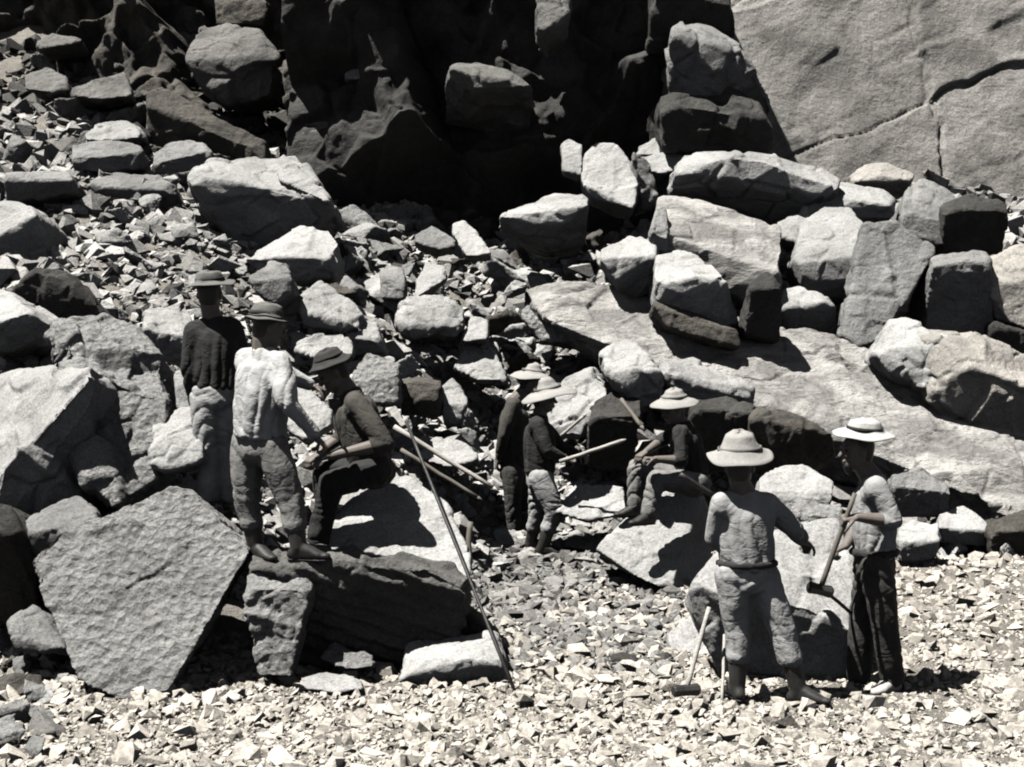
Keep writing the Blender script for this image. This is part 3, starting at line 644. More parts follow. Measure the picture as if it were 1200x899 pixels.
for (x0, y0, x1, y1, n, s0, s1, ms, lab, grp) in ZONES:
    for k in range(n):
        px = x0 + (x1 - x0) * rnd.random(); py = y0 + (y1 - y0) * rnd.random(); d = float(depth_at(px, py))
        s = rnd.uniform(s0, s1) / F0 * d * 1.6
        me = variant(rnd.choice(ms), rnd.randrange(12)); o = link(bpy.data.objects.new('loose_rock', me))
        p = U(px, py, d); z = float(tz(p.x, p.y))
        o.location = (p.x, p.y, z + s * rnd.uniform(.05, .22)); o.scale = (s * rnd.uniform(.8, 1.35), s * rnd.uniform(.8, 1.2), s * rnd.uniform(.7, 1.2))
        o.rotation_euler = (rnd.uniform(-.6, .6), rnd.uniform(-.6, .6), rnd.uniform(0, 6.3))
        tag(o, lab, 'rock', grp)
# ---- uncountable rubble: one mesh for the slope, one for the trodden floor
def tiny(seed):
    rr = random.Random(seed); bm = bmesh.new(); ax = (rr.uniform(.8, 1.3), rr.uniform(.7, 1.1), rr.uniform(.5, .9)); pts = []
    for k in range(rr.choice((9, 10, 12))):
        v = Vector((rr.gauss(0, 1), rr.gauss(0, 1), rr.gauss(0, 1))).normalized() * rr.uniform(.42, .55); pts.append((v.x * ax[0], v.y * ax[1], v.z * ax[2]))
    hull_into(bm, [Vector(p) for p in pts]); bmesh.ops.triangulate(bm, faces=bm.faces[:]); bm.verts.ensure_lookup_table(); bm.verts.index_update()
    v = np.array([a.co[:] for a in bm.verts]); f = np.array([[a.index for a in fc.verts] for fc in bm.faces]); bm.free(); return v, f
TINY = [tiny(500 + k) for k in range(24)]
def scatter(name, label, mat, P, s, seed, cat, soft=False):
    rs = np.random.RandomState(seed); V = []; Fc = []; base = 0; which = rs.randint(0, 24, len(P))
    for k in range(24):
        m = which == k; n = int(m.sum()); v, f = TINY[k]
        a, b, c = rs.uniform(0, 6.28, n), rs.uniform(-.7, .7, n), rs.uniform(-.7, .7, n)
        ca, sa, cb, sb, cc, sc = np.cos(a), np.sin(a), np.cos(b), np.sin(b), np.cos(c), np.sin(c)
        Rz = np.zeros((n, 3, 3)); Rz[:, 0, 0] = ca; Rz[:, 0, 1] = -sa; Rz[:, 1, 0] = sa; Rz[:, 1, 1] = ca; Rz[:, 2, 2] = 1
        Rx = np.zeros((n, 3, 3)); Rx[:, 0, 0] = 1; Rx[:, 1, 1] = cb; Rx[:, 1, 2] = -sb; Rx[:, 2, 1] = sb; Rx[:, 2, 2] = cb
        Ry = np.zeros((n, 3, 3)); Ry[:, 1, 1] = 1; Ry[:, 0, 0] = cc; Ry[:, 0, 2] = sc; Ry[:, 2, 0] = -sc; Ry[:, 2, 2] = cc
        A = Rz @ Rx @ Ry * s[m][:, None, None]
        w = np.einsum('nij,kj->nki', A, v) + P[m][:, None, :]
        V.append(w.reshape(-1, 3)); Fc.append((f[None] + (np.arange(n) * len(v))[:, None, None] + base).reshape(-1, 3)); base += n * len(v)
    V = np.concatenate(V); Fc = np.concatenate(Fc); me = bpy.data.meshes.new(name)
    me.vertices.add(len(V)); me.vertices.foreach_set('co', V.astype(np.float32).ravel())
    me.loops.add(Fc.size); me.loops.foreach_set('vertex_index', Fc.astype(np.int32).ravel())
    me.polygons.add(len(Fc)); me.polygons.foreach_set('loop_start', np.arange(0, Fc.size, 3, dtype=np.int32))
    me.update(calc_edges=True); me.validate(); smooth(me, soft); me.materials.append(M[mat])
    o = link(bpy.data.objects.new(name, me)); return tag(o, label, cat, kind='stuff')
rs = np.random.RandomState(3)
def sample(n, x0, y0, x1, y1):
    px = rs.uniform(x0, x1, n); py = rs.uniform(y0, y1, n); d = depth_at(px, py)
    d = d + rs.uniform(-.12, .12, n); a = (px - 600) / F0; x = a * d
    return px, py, d, np.stack([x, d, tz(x, d)], 1)
px, py, d, P = sample(40000, -300, 60, 1500, 700)
keep = (d < 29) & (P[:, 2] > .10); px, py, d, P = px[keep], py[keep], d[keep], P[keep]
s = np.exp(rs.normal(0, .6, len(P))) * 12.0 / F0 * d; fine = (px > 40) & (px < 330) & (py > 220) & (py < 400); s[fine] *= .85
s = np.minimum(s, .42); P[:, 2] += s * rs.uniform(-.1, .25, len(P))
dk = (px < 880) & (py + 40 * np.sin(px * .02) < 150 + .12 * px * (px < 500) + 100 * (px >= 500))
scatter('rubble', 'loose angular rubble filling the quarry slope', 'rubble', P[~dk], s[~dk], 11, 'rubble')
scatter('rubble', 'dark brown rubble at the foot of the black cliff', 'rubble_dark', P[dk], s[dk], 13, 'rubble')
px, py, d, P = sample(4700, -300, 200, 1500, 640)
keep = (d < 24) & (P[:, 2] > .15) & ~((px > 620) & (py > 330 + .5 * (px - 620)) & (py < 420 + .45 * (px - 620))); P, d, px, py = P[keep], d[keep], px[keep], py[keep]
s = np.minimum(np.exp(rs.normal(0, .28, len(P))) * 21 / F0 * d, .38); P[:, 2] += s * .12
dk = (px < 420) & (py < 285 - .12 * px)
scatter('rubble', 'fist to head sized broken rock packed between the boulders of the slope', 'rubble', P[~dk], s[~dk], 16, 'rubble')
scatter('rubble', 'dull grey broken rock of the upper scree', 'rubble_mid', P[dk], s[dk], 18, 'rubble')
px, py, d, P = sample(66000, -300, 560, 1500, 930)
keep = (P[:, 2] <= .14); px, py, d, P = px[keep], py[keep], d[keep], P[keep]
s = np.exp(rs.normal(0, .62, len(P))) * 7.4 / F0 * d; s = np.minimum(s, .17); P[:, 2] += s * rs.uniform(-.15, .18, len(P))
grey = (px < 700 + 60 * np.sin(py * .05)) & (px > 430) & (py < 745 + 20 * np.sin(px * .03)); s[grey] *= 1.25
scatter('gravel', 'mid grey broken cobbles on the path between the two groups of men', 'rubble_mid', P[grey], s[grey], 14, 'gravel')
P, s, px = P[~grey], s[~grey], px[~grey]
qx, qy, qd, Q = sample(5200, 455, 560, 800, 790); kq = Q[:, 2] <= .2; Q, qd, qx = Q[kq], qd[kq], qx[kq]
sq = np.exp(rs.normal(0, .35, len(Q))) * 13 / F0 * qd; Q[:, 2] += sq * .08
scatter('cobbles', 'larger grey cobbles on the path between the two groups of men', 'rubble_mid', Q, sq, 15, 'cobbles')
fx, fy, fd, Fp = sample(28000, -300, 650, 1500, 940); kf = (Fp[:, 2] <= .14) & ~((fx > 430) & (fx < 720) & (fy < 750)); Fp, fd = Fp[kf], fd[kf]
scatter('gravel', 'fine grit strewn between the larger broken stone of the quarry floor', 'gravel', Fp, 3.4 / F0 * fd * np.exp(rs.normal(0, .35, len(Fp))), 17, 'gravel')
right = (px > 1030) & (rs.rand(len(P)) < .45); P, s = P[~right], s[~right]
scatter('gravel', 'sunlit pale gravel and broken stone covering the quarry floor', 'gravel', P, s, 12, 'gravel')
# ------------------------------------------------------------------ people
_ico = None
def ico():
    global _ico
    if _ico is None:
        b = bmesh.new(); bmesh.ops.create_icosphere(b, subdivisions=2, radius=1); _ico = [v.co.copy() for v in b.verts]; b.free()
    return _ico
def frame(z, x=None):
    z = z.normalized(); x = (x or Vector((.31, .9, .2))); x = (x - z * x.dot(z)).normalized(); y = z.cross(x)
    return Matrix((x, y, z)).transposed()
def ell(c, rx, ry, rz, m=None):
    m = m or Matrix.Identity(3)
    return [c + m @ Vector((v.x * rx, v.y * ry, v.z * rz)) for v in ico()]
def cap(bm, a, ra, b, rb): hull_into(bm, ell(a, ra, ra, ra) + ell(b, rb, rb, rb))
def blob(bm, *lists): hull_into(bm, sum(lists, []))
def fold(me, amp, fr, seed, st=(1, 1, 2.2), kind=''):
    """creases: sharp valleys that run slanting round the limb, gathered in patches, over a soft unevenness"""
    co = get_co(me); no = get_no(me)
    a = co[:, 0] * .5 + co[:, 1] * .35; q = np.stack([co[:, 0] + .35 * co[:, 2], co[:, 1] - .3 * co[:, 2], co[:, 2] * st[2] * .62 + a], 1) * fr
    q = q + .9 * np.stack([vnoise(q * .45, seed + 5), vnoise(q * .45, seed + 6), vnoise(q * .45, seed + 7)], 1)
    mask = np.clip(.55 + 1.1 * vnoise(co * 7, seed + 8), .12, 1)
    r = np.clip(1 - np.abs(vnoise(q, seed)) * 2.3, 0, 1); r2 = np.clip(1 - np.abs(vnoise(q * 1.9 + 9, seed + 1)) * 2.6, 0, 1)
    w1 = vnoise(co * 5, seed + 11); w2 = vnoise(co * 3.2 + 4, seed + 12)
    if kind == 'shirt':      # pleats that run down from the shoulders and crowd at the waist, pulled a little askew
        c = np.median(co, 0); th = np.arctan2(co[:, 0] - c[0], co[:, 1] - c[1]); t = np.clip((co[:, 2].max() - co[:, 2]) / np.ptp(co[:, 2]), 0, 1)
        ph = 7 * th + 5 * (co[:, 2] - c[2]) + 3.2 * w1 + 2 * w2; dr = (np.abs(np.sin(ph)) ** .6 - .75) * (.25 + .9 * t) * np.clip(.5 + 1.4 * w2, 0, 1)
        ph2 = 42 * (co[:, 2] + .45 * (co[:, 0] - c[0])) + 4.5 * w1; dr = dr + .8 * (np.abs(np.sin(ph2)) ** .6 - .75) * np.clip(1.6 * t - 1.0, 0, 1)
    elif kind == 'trousers':  # slack rings, slanting, at the crotch, the knees and where the cloth meets the boot
        ph = 24 * (co[:, 2] + .5 * co[:, 0] + .3 * co[:, 1]) + 7.0 * w1 + 5 * w2; dr = .6 * (np.abs(np.sin(ph)) ** .6 - .72) * np.clip(.35 + 1.5 * vnoise(co * 4.2, seed + 13), .08, 1)
    else: dr = 0
    co += no * (amp * (-.45 * r * mask - .2 * r2 * mask + .25 * vnoise(co * 7, seed + 2) + 1.0 * dr))[:, None]
    set_co(me, co)
def build(bm, name, mat, parent, voxel, label=None, folds=None, seed=1, st=(1, 1, 2.2)):
    me = remesh(bm, voxel, 2 if name == 'body' else 10 if name in ('shirt', 'trousers', 'hair') else 3); me.name = name
    if folds: fold(me, folds, 7.5, seed, st, name)
    smooth(me); me.materials.append(M[mat]); o = link(bpy.data.objects.new(name, me), parent)
    if label: o['label'] = label
    return o
def hand(bm, W, dr, n, s, side, curl=.9, spread=.0):
    """palm, four unequal bent fingers and a thumb; dr: wrist to knuckles, n: the way the palm faces, side: +1 thumb on +l"""
    dr = dr.normalized(); n = (n - dr * n.dot(dr)).normalized(); l = dr.cross(n)
    pal = []
    for i in (-1.4, 1.4):
        for q_, r in ((.012, .015), (.078, .014)): pal += ell(W + dr * q_ * s + l * i * .021 * s * (0.8 if q_ < .05 else 1), r * s, r * s, r * s)
    hull_into(bm, pal)
    for i, L_ in enumerate((.072, .080, .074, .058)):
        if side < 0: k = i - 1.5
        else: k = 1.5 - i
        p = W + dr * .078 * s + l * k * .0205 * s; a = .25; r = .0095 * s
        for j, fr in enumerate((.45, .32, .23)):
            a += curl * (.75 if j == 0 else 1.0)
            v = dr * math.cos(a) + n * math.sin(a) + l * k * spread; e = p + v * L_ * fr * s
            cap(bm, p, r, e, r * .9); p = e; r *= .9
    p = W + dr * .02 * s + l * side * .028 * s; a = 0; r = .0115 * s
    for j, L_ in enumerate((.04, .032, .025)):
        v = (dr * .75 + l * side * (.75 - .35 * j) + n * (.35 + curl * .35 * j)).normalized(); e = p + v * L_ * s
        cap(bm, p, r, e, r * .92); p = e; r *= .92
def hat_mesh(name, br, ch, cr, wav, seed, conic=0.0, th=.006):
    """lathe: brim radius br, crown height ch and radius cr"""
    prof = [(br, -.012 - .05 * conic), (br * .8, -.02 * conic), (cr * 1.12, .006), (cr, .02), (cr * (.97 - .3 * conic), ch * .45), (cr * (.84 - .35 * conic), ch * .8), (cr * .5 * (1 - conic * .6), ch * .97), (0.002, ch)]
    pr = []
    for (a, b), (c, d) in zip(prof, prof[1:]):
        for t in (0, .34, .67): pr.append((a + (c - a) * t, b + (d - b) * t))
    pr.append(prof[-1]); n = 48; V = []; F = []
    rr = random.Random(seed); ph = [rr.uniform(0, 6.28) for _ in range(3)]
    for layer in (0, 1):
        for (r, z) in pr:
            for k in range(n):
                a = k / n * 2 * math.pi; w = max(0, (r - cr) / (br - cr + 1e-6))
                zz = z + w * wav * (.6 * math.sin(2 * a + ph[0]) + .4 * math.sin(3 * a + ph[1])) + .003 * math.sin(5 * a + z * 60 + ph[2])
                rr_ = max(r - layer * th, .001) if r <= cr * 1.15 else r
                dent = 1 + .06 * math.sin(2 * a + ph[1]) * (1 - w); V.append((rr_ * dent * math.cos(a) * 1.05, rr_ * dent * math.sin(a) * .97, zz - layer * th - .012 * (1 - w) * max(0, 1 - r / cr) * (1 + math.cos(a + ph[0]))))
    m_ = len(pr)
    for layer in (0, 1):
        for i in range(m_ - 1):
            for k in range(n):
                a = layer * m_ * n + i * n + k; b = layer * m_ * n + i * n + (k + 1) % n; f = (a, b, b + n, a + n); F.append(f if layer == 0 else f[::-1])
    for k in range(n): F.append((k, m_ * n + k, m_ * n + (k + 1) % n, (k + 1) % n))
    me = bpy.data.meshes.new(name); me.from_pydata(V, [], F); smooth(me); return me

def person(label, d, s, J, face, torso=None, shirt='shirt_mid', trousers='trouser_mid', sleeve='long', boot='leather', tall=False,
           hat=None, hat_mat='straw', hat_label=None, shirt_label=None, hands=None, toes=None, belt=None, seed=1, up=None, hem=1.0, beard=False, queue=False, look=None, loose=1.0):
    p = {k: U(v[0], v[1], d + (v[2] if len(v) > 2 else 0)) for k, v in J.items()}
    f = Vector(face).normalized(); tf = Vector(torso or face).normalized()
    foot = (p['aL'] + p['aR']) / 2; base = Vector((foot.x, foot.y, min(p['aL'].z, p['aR'].z) - .08 * s))
    root = empty('person', base); tag(root, label, 'person')
    p = {k: v - base for k, v in p.items()}
    sho = (p['sL'] + p['sR']) / 2; hip = (p['hL'] + p['hR']) / 2; spine = (sho - hip).normalized()
    lat = (p['sR'] - p['sL']).normalized(); lat = (tf.cross(Vector((0, 0, 1)))).normalized() if lat.length < .1 else lat
    mt = frame(spine, tf); mh = frame(spine, tf)          # x = forward, y = sideways, z = along the spine
    hu = (Vector(up) if up else Vector((0, 0, 1)) + spine * .4).normalized()
    lf = Vector(look).normalized() if look else f
    mhd = frame(hu, lf); hx, hy, hz = mhd.col[0], mhd.col[1], mhd.col[2]; H = p['head']
    # -- body: one continuous surface
    bm = bmesh.new()
    blob(bm, ell(H + hz * .02 * s, .098 * s, .078 * s, .098 * s, mhd), ell(H - hz * .045 * s + hx * .015 * s, .075 * s, .066 * s, .075 * s, mhd), ell(H - hz * .088 * s + hx * .055 * s, .026 * s, .034 * s, .022 * s, mhd))
    cap(bm, H + hx * .088 * s + hz * .012 * s, .012 * s, H + hx * .112 * s - hz * .026 * s, .014 * s)        # nose
    blob(bm, ell(H + hx * .088 * s + hz * .028 * s + hy * .032 * s, .014 * s, .02 * s, .01 * s, mhd), ell(H + hx * .088 * s + hz * .028 * s - hy * .032 * s, .014 * s, .02 * s, .01 * s, mhd))   # brow
    for q_ in (1, -1):
        blob(bm, ell(H + hy * q_ * .08 * s - hx * .005 * s, .022 * s, .009 * s, .032 * s, mhd))               # ears
        blob(bm, ell(H + hx * .078 * s + hy * q_ * .038 * s - hz * .02 * s, .018 * s, .018 * s, .014 * s, mhd))  # cheeks
    blob(bm, ell(H + hx * .093 * s - hz * .055 * s, .010 * s, .024 * s, .006 * s, mhd)); blob(bm, ell(H + hx * .091 * s - hz * .068 * s, .010 * s, .02 * s, .007 * s, mhd))  # lips
    nb = sho + spine * .04 * s
    cap(bm, H - hz * .07 * s - hx * .02 * s, .060 * s, nb, .070 * s)
    chest = hip.lerp(sho, .80)
    blob(bm, ell(chest, .105 * s, .15 * s, .12 * s, mt), ell(hip.lerp(sho, .4), .09 * s, .125 * s, .1 * s, mt)); blob(bm, ell(hip.lerp(sho, .4), .09 * s, .125 * s, .1 * s, mt), ell(hip, .10 * s, .145 * s, .10 * s, mt))
    for q_ in 'LR':
        cap(bm, p['s' + q_] - spine * .015 * s, .045 * s, p['e' + q_], .038 * s); cap(bm, nb, .045 * s, p['s' + q_] - spine * .015 * s, .04 * s)
        cap(bm, p['e' + q_], .041 * s, p['e' + q_].lerp(p['w' + q_], .3), .043 * s); cap(bm, p['e' + q_].lerp(p['w' + q_], .3), .043 * s, p['w' + q_], .026 * s)
        cap(bm, p['h' + q_], .075 * s, p['k' + q_], .052 * s); cap(bm, p['k' + q_], .058 * s, p['k' + q_].lerp(p['a' + q_], .35), .057 * s)
        cap(bm, p['k' + q_].lerp(p['a' + q_], .35), .055 * s, p['a' + q_], .036 * s)
        dr, n, side, cu = (hands or {}).get(q_, (None, None, 1, .5))
        dr = Vector(dr) if dr else (p['w' + q_] - p['e' + q_]); n = Vector(n) if n else -lat * (1 if q_ == 'R' else -1)
        hand(bm, p['w' + q_], dr, n, s, side, cu)
        td = Vector((toes or {}).get(q_, f)); td.z = 0; td.normalize(); A = p['a' + q_]
        blob(bm, ell(A - Vector((0, 0, .05 * s)) - td * .03 * s, .03 * s, .03 * s, .025 * s), ell(A - Vector((0, 0, .06 * s)) + td * .13 * s, .03 * s, .03 * s, .018 * s), ell(A, .03 * s, .03 * s, .03 * s))
    build(bm, 'body', 'skin', root, .0056)
    # -- head hair
    bm = bmesh.new(); blob(bm, ell(H + hz * .035 * s - hx * .016 * s, .093 * s, .083 * s, .092 * s, mhd), ell(H - hz * .035 * s - hx * .045 * s, .05 * s, .068 * s, .05 * s, mhd))
    if beard: blob(bm, ell(H - hz * .085 * s + hx * .065 * s, .035 * s, .045 * s, .035 * s, mhd), ell(H - hz * .125 * s + hx * .06 * s, .02 * s, .022 * s, .02 * s, mhd))
    build(bm, 'hair', 'hair', root, .009 * s, folds=.006, seed=seed)
    for q_ in (1, -1):
        b2 = bmesh.new(); bmesh.ops.create_icosphere(b2, subdivisions=2, radius=.0115 * s); me = bpy.data.meshes.new('eye'); b2.to_mesh(me); b2.free(); smooth(me)
        me.materials.append(M['eye']); e_ = link(bpy.data.objects.new('eye', me), root); e_.location = H + hx * .088 * s + hy * q_ * .031 * s + hz * .008 * s
    # -- shirt
    bm = bmesh.new(); W_ = hip.lerp(sho, .12); k = loose
    blob(bm, ell(chest, .13 * s * k, .175 * s, .13 * s, mt), ell(hip.lerp(sho, .45), .135 * s * k, .16 * s * k, .08 * s, mt))
    blob(bm, ell(hip.lerp(sho, .45), .135 * s * k, .16 * s * k, .08 * s, mt), ell(W_, .128 * s * k, .165 * s * hem, .05 * s, mt))
    blob(bm, ell(nb + spine * .018 * s, .082 * s, .088 * s, .03 * s, mt), ell(sho, .085 * s, .14 * s, .05 * s, mt))
    for q_ in 'LR':
        e_ = p['e' + q_]; w = p['w' + q_]; cap(bm, nb - spine * .02 * s, .062 * s, p['s' + q_] - spine * .008 * s, .072 * s); cap(bm, chest, .115 * s, p['s' + q_] - spine * .03 * s, .078 * s)
        cap(bm, p['s' + q_] - spine * .010 * s, .074 * s, p['s' + q_].lerp(e_, .55), .066 * s * k); cap(bm, p['s' + q_].lerp(e_, .55), .066 * s * k, e_, .060 * s)
        if sleeve == 'long': cap(bm, e_, .060 * s, e_.lerp(w, .86), .043 * s)
        else: cap(bm, e_, .060 * s, e_.lerp(w, .18), .056 * s)
    so = build(bm, 'shirt', shirt, root, .0085, shirt_label, folds=.021 * s, seed=seed * 3 + 1, st=(1, 1, .45))
    # -- trousers
    bm = bmesh.new(); blob(bm, ell(hip + spine * .05 * s, .125 * s, .158 * s, .06 * s, mt), ell(hip - spine * .04 * s, .13 * s, .165 * s, .09 * s, mt))
    for q_ in 'LR':
        h, kn, a = p['h' + q_], p['k' + q_], p['a' + q_]; m1 = h.lerp(kn, .5); end = kn.lerp(a, .45) if tall else kn.lerp(a, .93)
        cap(bm, h, .108 * s, m1, .102 * s); cap(bm, m1, .102 * s, kn, .086 * s); cap(bm, kn, .086 * s, end, .078 * s)
        if tall: cap(bm, end, .082 * s, end.lerp(a, .06), .070 * s)
    build(bm, 'trousers', trousers, root, .0085, folds=.021 * s, seed=seed * 3 + 2, st=(1, 1, 1.0))
    if belt:
        bm = bmesh.new(); c = hip.lerp(sho, .17); blob(bm, ell(c + spine * .012, .15 * s, .186 * s, .02 * s, mt), ell(c - spine * .014, .15 * s, .186 * s, .02 * s, mt)); build(bm, 'belt', belt, root, .0085, folds=.004)
    for q_ in 'LR':
        kn, a = p['k' + q_], p['a' + q_]; td = Vector((toes or {}).get(q_, f)); td.z = 0; td.normalize(); bm = bmesh.new(); dn = Vector((0, 0, -1))
        st_ = kn.lerp(a, .38) if tall else kn.lerp(a, .72)
        cap(bm, st_, .064 * s, a, .050 * s); cap(bm, a, .050 * s, a + dn * .04 * s - td * .02 * s, .042 * s)
        blob(bm, ell(a, .045 * s, .045 * s, .045 * s), ell(a + dn * .045 * s + td * .12 * s, .046 * s, .046 * s, .030 * s), ell(a + dn * .045 * s - td * .04 * s, .036 * s, .036 * s, .03 * s))
        blob(bm, ell(a + dn * .05 * s + td * .165 * s, .036 * s, .036 * s, .024 * s), ell(a + dn * .045 * s + td * .08 * s, .045 * s, .045 * s, .033 * s))
        bo = build(bm, 'boot', boot, root, .007, folds=.006 * s, seed=seed + 5)
        b3 = bmesh.new(); blob(b3, *[ell(a + dn * .072 * s + td * t * s, r * s, r * s, .008 * s) for t, r in ((-.042, .032), (.06, .034), (.12, .042), (.165, .031))]); build(b3, 'sole', 'leather', bo, .006)
    # -- hat
    if hat:
        hp, br, ch, cr, wav, con, tilt = hat; me = hat_mesh('hat', br * s, ch * s, cr * s, wav * s, seed, con); me.materials.append(M[hat_mat])
        o = link(bpy.data.objects.new('hat', me), root)
        o.matrix_parent_inverse = Matrix.Identity(4); o.location = U(hp[0], hp[1], d + (hp[2] if len(hp) > 2 else 0)) - base
        o.rotation_euler = Vector((0, 0, 1)).rotation_difference(Vector(tilt).normalized()).to_euler()
        if hat_label: o['label'] = hat_label
        n = 48; V = []; Fb = []
        for z, r in ((.010, 1.06), (.034, 1.03), (.034, .98), (.010, 1.0)):
            for i in range(n): a = i / n * 6.28318; V.append((r * cr * s * math.cos(a) * 1.05, r * cr * s * math.sin(a) * .97, z * s))
        for j in range(4):
            for i in range(n): Fb.append((j * n + i, j * n + (i + 1) % n, ((j + 1) % 4) * n + (i + 1) % n, ((j + 1) % 4) * n + i))
        mb = bpy.data.meshes.new('hat_band'); mb.from_pydata(V, [], Fb); smooth(mb); mb.materials.append(M['cloth_dark' if hat_mat != 'straw' else 'felt']); link(bpy.data.objects.new('hat_band', mb), o)
    return root

person('person in long dark jacket and pale trousers, standing just behind the light-shirted man', 10.1, .99,
  dict(head=(246,346), sL=(228,386,0), sR=(273,382,.03), eL=(222,433,-.02), wL=(229,477,.05), eR=(288,428,.12), wR=(276,462,.28),
       hL=(241,464,0), hR=(265,464,.02), kL=(244,524,-.02), kR=(268,524,.03), aL=(247,584,0), aR=(270,584,.05)),
  (.15,1,0), shirt='cloth_dark', shirt_label='dark long-sleeved jacket', trousers='trouser_light', hat=((246,331), .16, .085, .09, .012, 0, (-.1,-.1,1)), hat_mat='felt', toes={'L': (-.3,1,0), 'R': (.4,1,0)},
  hands={'L': (None, (.6,.5,0), 1, .35), 'R': (None, None, -1, .5)}, seed=2, hem=1.12)
person('person in loose light shirt, rounded cap and tall boots, standing on the low black-fronted boulder', 9.14, 1.0,
  dict(head=(315,386), sL=(289,419,.10), sR=(328,424,-.10), eL=(338,440,.26), wL=(366,452,.3), eR=(337,474,-.2), wR=(371,512,-.12),
       hL=(290,520,.07), hR=(318,524,-.05), kL=(290,586,.05), kR=(342,590,-.08), aL=(300,641,.05), aR=(350,641,-.12)),
  (.75,.45,0), torso=(.7,.6,0), shirt='shirt_light', trousers='trouser_mid', tall=True, hat=((312,373), .125, .10, .096, .006, 0, (.12,.1,1)), hat_mat='felt',
  hat_label='rounded felt cap with narrow brim', toes={'L': (.7,-.7,0), 'R': (.95,-.2,0)}, hands={'L': (None, (0,0,-1), -1, .8), 'R': (None, (0,.2,-1), 1, .9)}, seed=3, look=(.8,.3,-.35), up=(.3,.05,1), loose=1.22, hem=1.1)
person('person sitting on the bright white boulder in dark clothes, facing the light-shirted man', 9.75, 1.0,
  dict(head=(391,438), sL=(416,472,-.16), sR=(409,468,.16), eL=(452,520,-.24), wL=(386,535,-.28), eR=(400,512,.16), wR=(372,533,.05),
       hL=(440,552,-.1), hR=(438,550,.1), kL=(388,566,-.16), kR=(380,556,.14), aL=(372,636,-.14), aR=(386,626,.16)),
  (-1,-.2,0), shirt='cloth_brown', sleeve='short', trousers='cloth_dark', hat=((386,423), .14, .085, .092, .014, .2, (-.38,-.08,1)), hat_mat='felt_dark', look=(-.8,-.25,-.7), up=(-.6,-.05,1),
  toes={'L': (-1,-.3,0), 'R': (-1,-.1,0)}, hands={'L': (None, (0,-.2,-1), 1, .9), 'R': (None, (0,0,-1), -1, .9)}, seed=4, loose=1.15)
person('stooping person in brown clothes half hidden behind the straw-hatted standing man, arm hanging', 14.45, 1.0,
  dict(head=(621,450), sL=(606,476,.15), sR=(600,474,-.15), eL=(604,512,.25), wL=(614,538,.25), eR=(590,510,-.2), wR=(584,538,-.12),
       hL=(602,552,.1), hR=(600,552,-.1), kL=(612,588,.12), kR=(602,590,-.1), aL=(618,618,.15), aR=(604,622,-.08)),
  (1,-.1,0), shirt='cloth_brown', trousers='trouser_dark', hat=((625,437), .21, .10, .10, .014, .7, (.12,-.05,1)), hat_mat='straw', look=(.9,-.1,-.4), up=(.35,0,1),
  toes={'L': (1,.1,0), 'R': (1,-.1,0)}, hands={'L': (None, (0,0,-1), -1, .6), 'R': (None, (1,0,0), -1, .5)}, seed=5, loose=1.1)
person('standing person in wide tilted straw hat and pale baggy trousers, facing the seated hatted man', 13.75, 1.03,
  dict(head=(637,468), sL=(634,496,.15), sR=(629,496,-.16), eL=(655,522,.2), wL=(678,532,.1), eR=(641,528,-.22), wR=(661,537,-.14),
       hL=(633,560,.09), hR=(633,560,-.09), kL=(630,603,.14), kR=(650,600,-.12), aL=(622,634,.2), aR=(636,640,-.08)),
  (1,-.15,0), shirt='cloth_dark', shirt_label='dark jacket with lighter sleeves', trousers='trouser_light', tall=True, hat=((642,457), .235, .12, .11, .02, .8, (-.22,-.12,1)), hat_label='wide straw hat tilted back',
  toes={'L': (1,.1,0), 'R': (1,-.2,0)}, hands={'L': (None, (0,0,-1), -1, .9), 'R': (None, (0,.3,-1), 1, .9)}, seed=6, look=(.9,-.2,-.3), loose=1.1)
person('person in broad hat sitting on the pale boulder with dark right side, arms forward', 12.35, .97,
  dict(head=(789,480), sL=(797,505,-.15), sR=(803,503,.15), eL=(799,540,-.24), wL=(768,538,-.28), eR=(776,516,.16), wR=(756,530,.02),
       hL=(815,566,-.1), hR=(813,564,.1), kL=(770,562,-.18), kR=(746,548,.10), aL=(760,604,-.22), aR=(745,595,.10)),
  (-.9,-.45,0), shirt='cloth_dark', shirt_label='dark waistcoat over rolled sleeves', sleeve='short', trousers='trouser_mid', hat=((790,468), .195, .10, .10, .014, .6, (-.08,-.1,1)), hat_mat='straw',
  toes={'L': (-.8,-.5,0), 'R': (-.9,-.3,0)}, hands={'L': (None, (0,0,-1), 1, .9), 'R': (None, (0,0,-1), -1, .9)}, seed=7, look=(-.8,-.45,-.35), up=(-.2,-.1,1))
person('person seen from behind in grey shirt, dark belt and creased pale trousers, legs apart', 8.5, .95,
  dict(head=(867,549), sL=(846,588,-.02), sR=(900,590,.04), eL=(837,630,.05), wL=(858,652,.22), eR=(930,620,.12), wR=(942,634,.38),
       hL=(858,674,0), hR=(893,674,.02), kL=(866,738,.02), kR=(918,742,-.03), aL=(864,804,0), aR=(936,808,-.06)),
  (.3,.95,0), shirt='shirt_mid', trousers='trouser_light', tall=True, belt='cloth_dark', hat=((867,530), .185, .135, .118, .045, .5, (-.05,-.08,1)), hat_mat='straw',
  hat_label='soft pale hat with drooping brim', toes={'L': (-.2,1,0), 'R': (.85,-.5,0)}, hands={'L': (None, (1,0,-.3), 1, .9), 'R': (None, (-.3,0,-1), -1, .9)}, seed=8, loose=1.08)
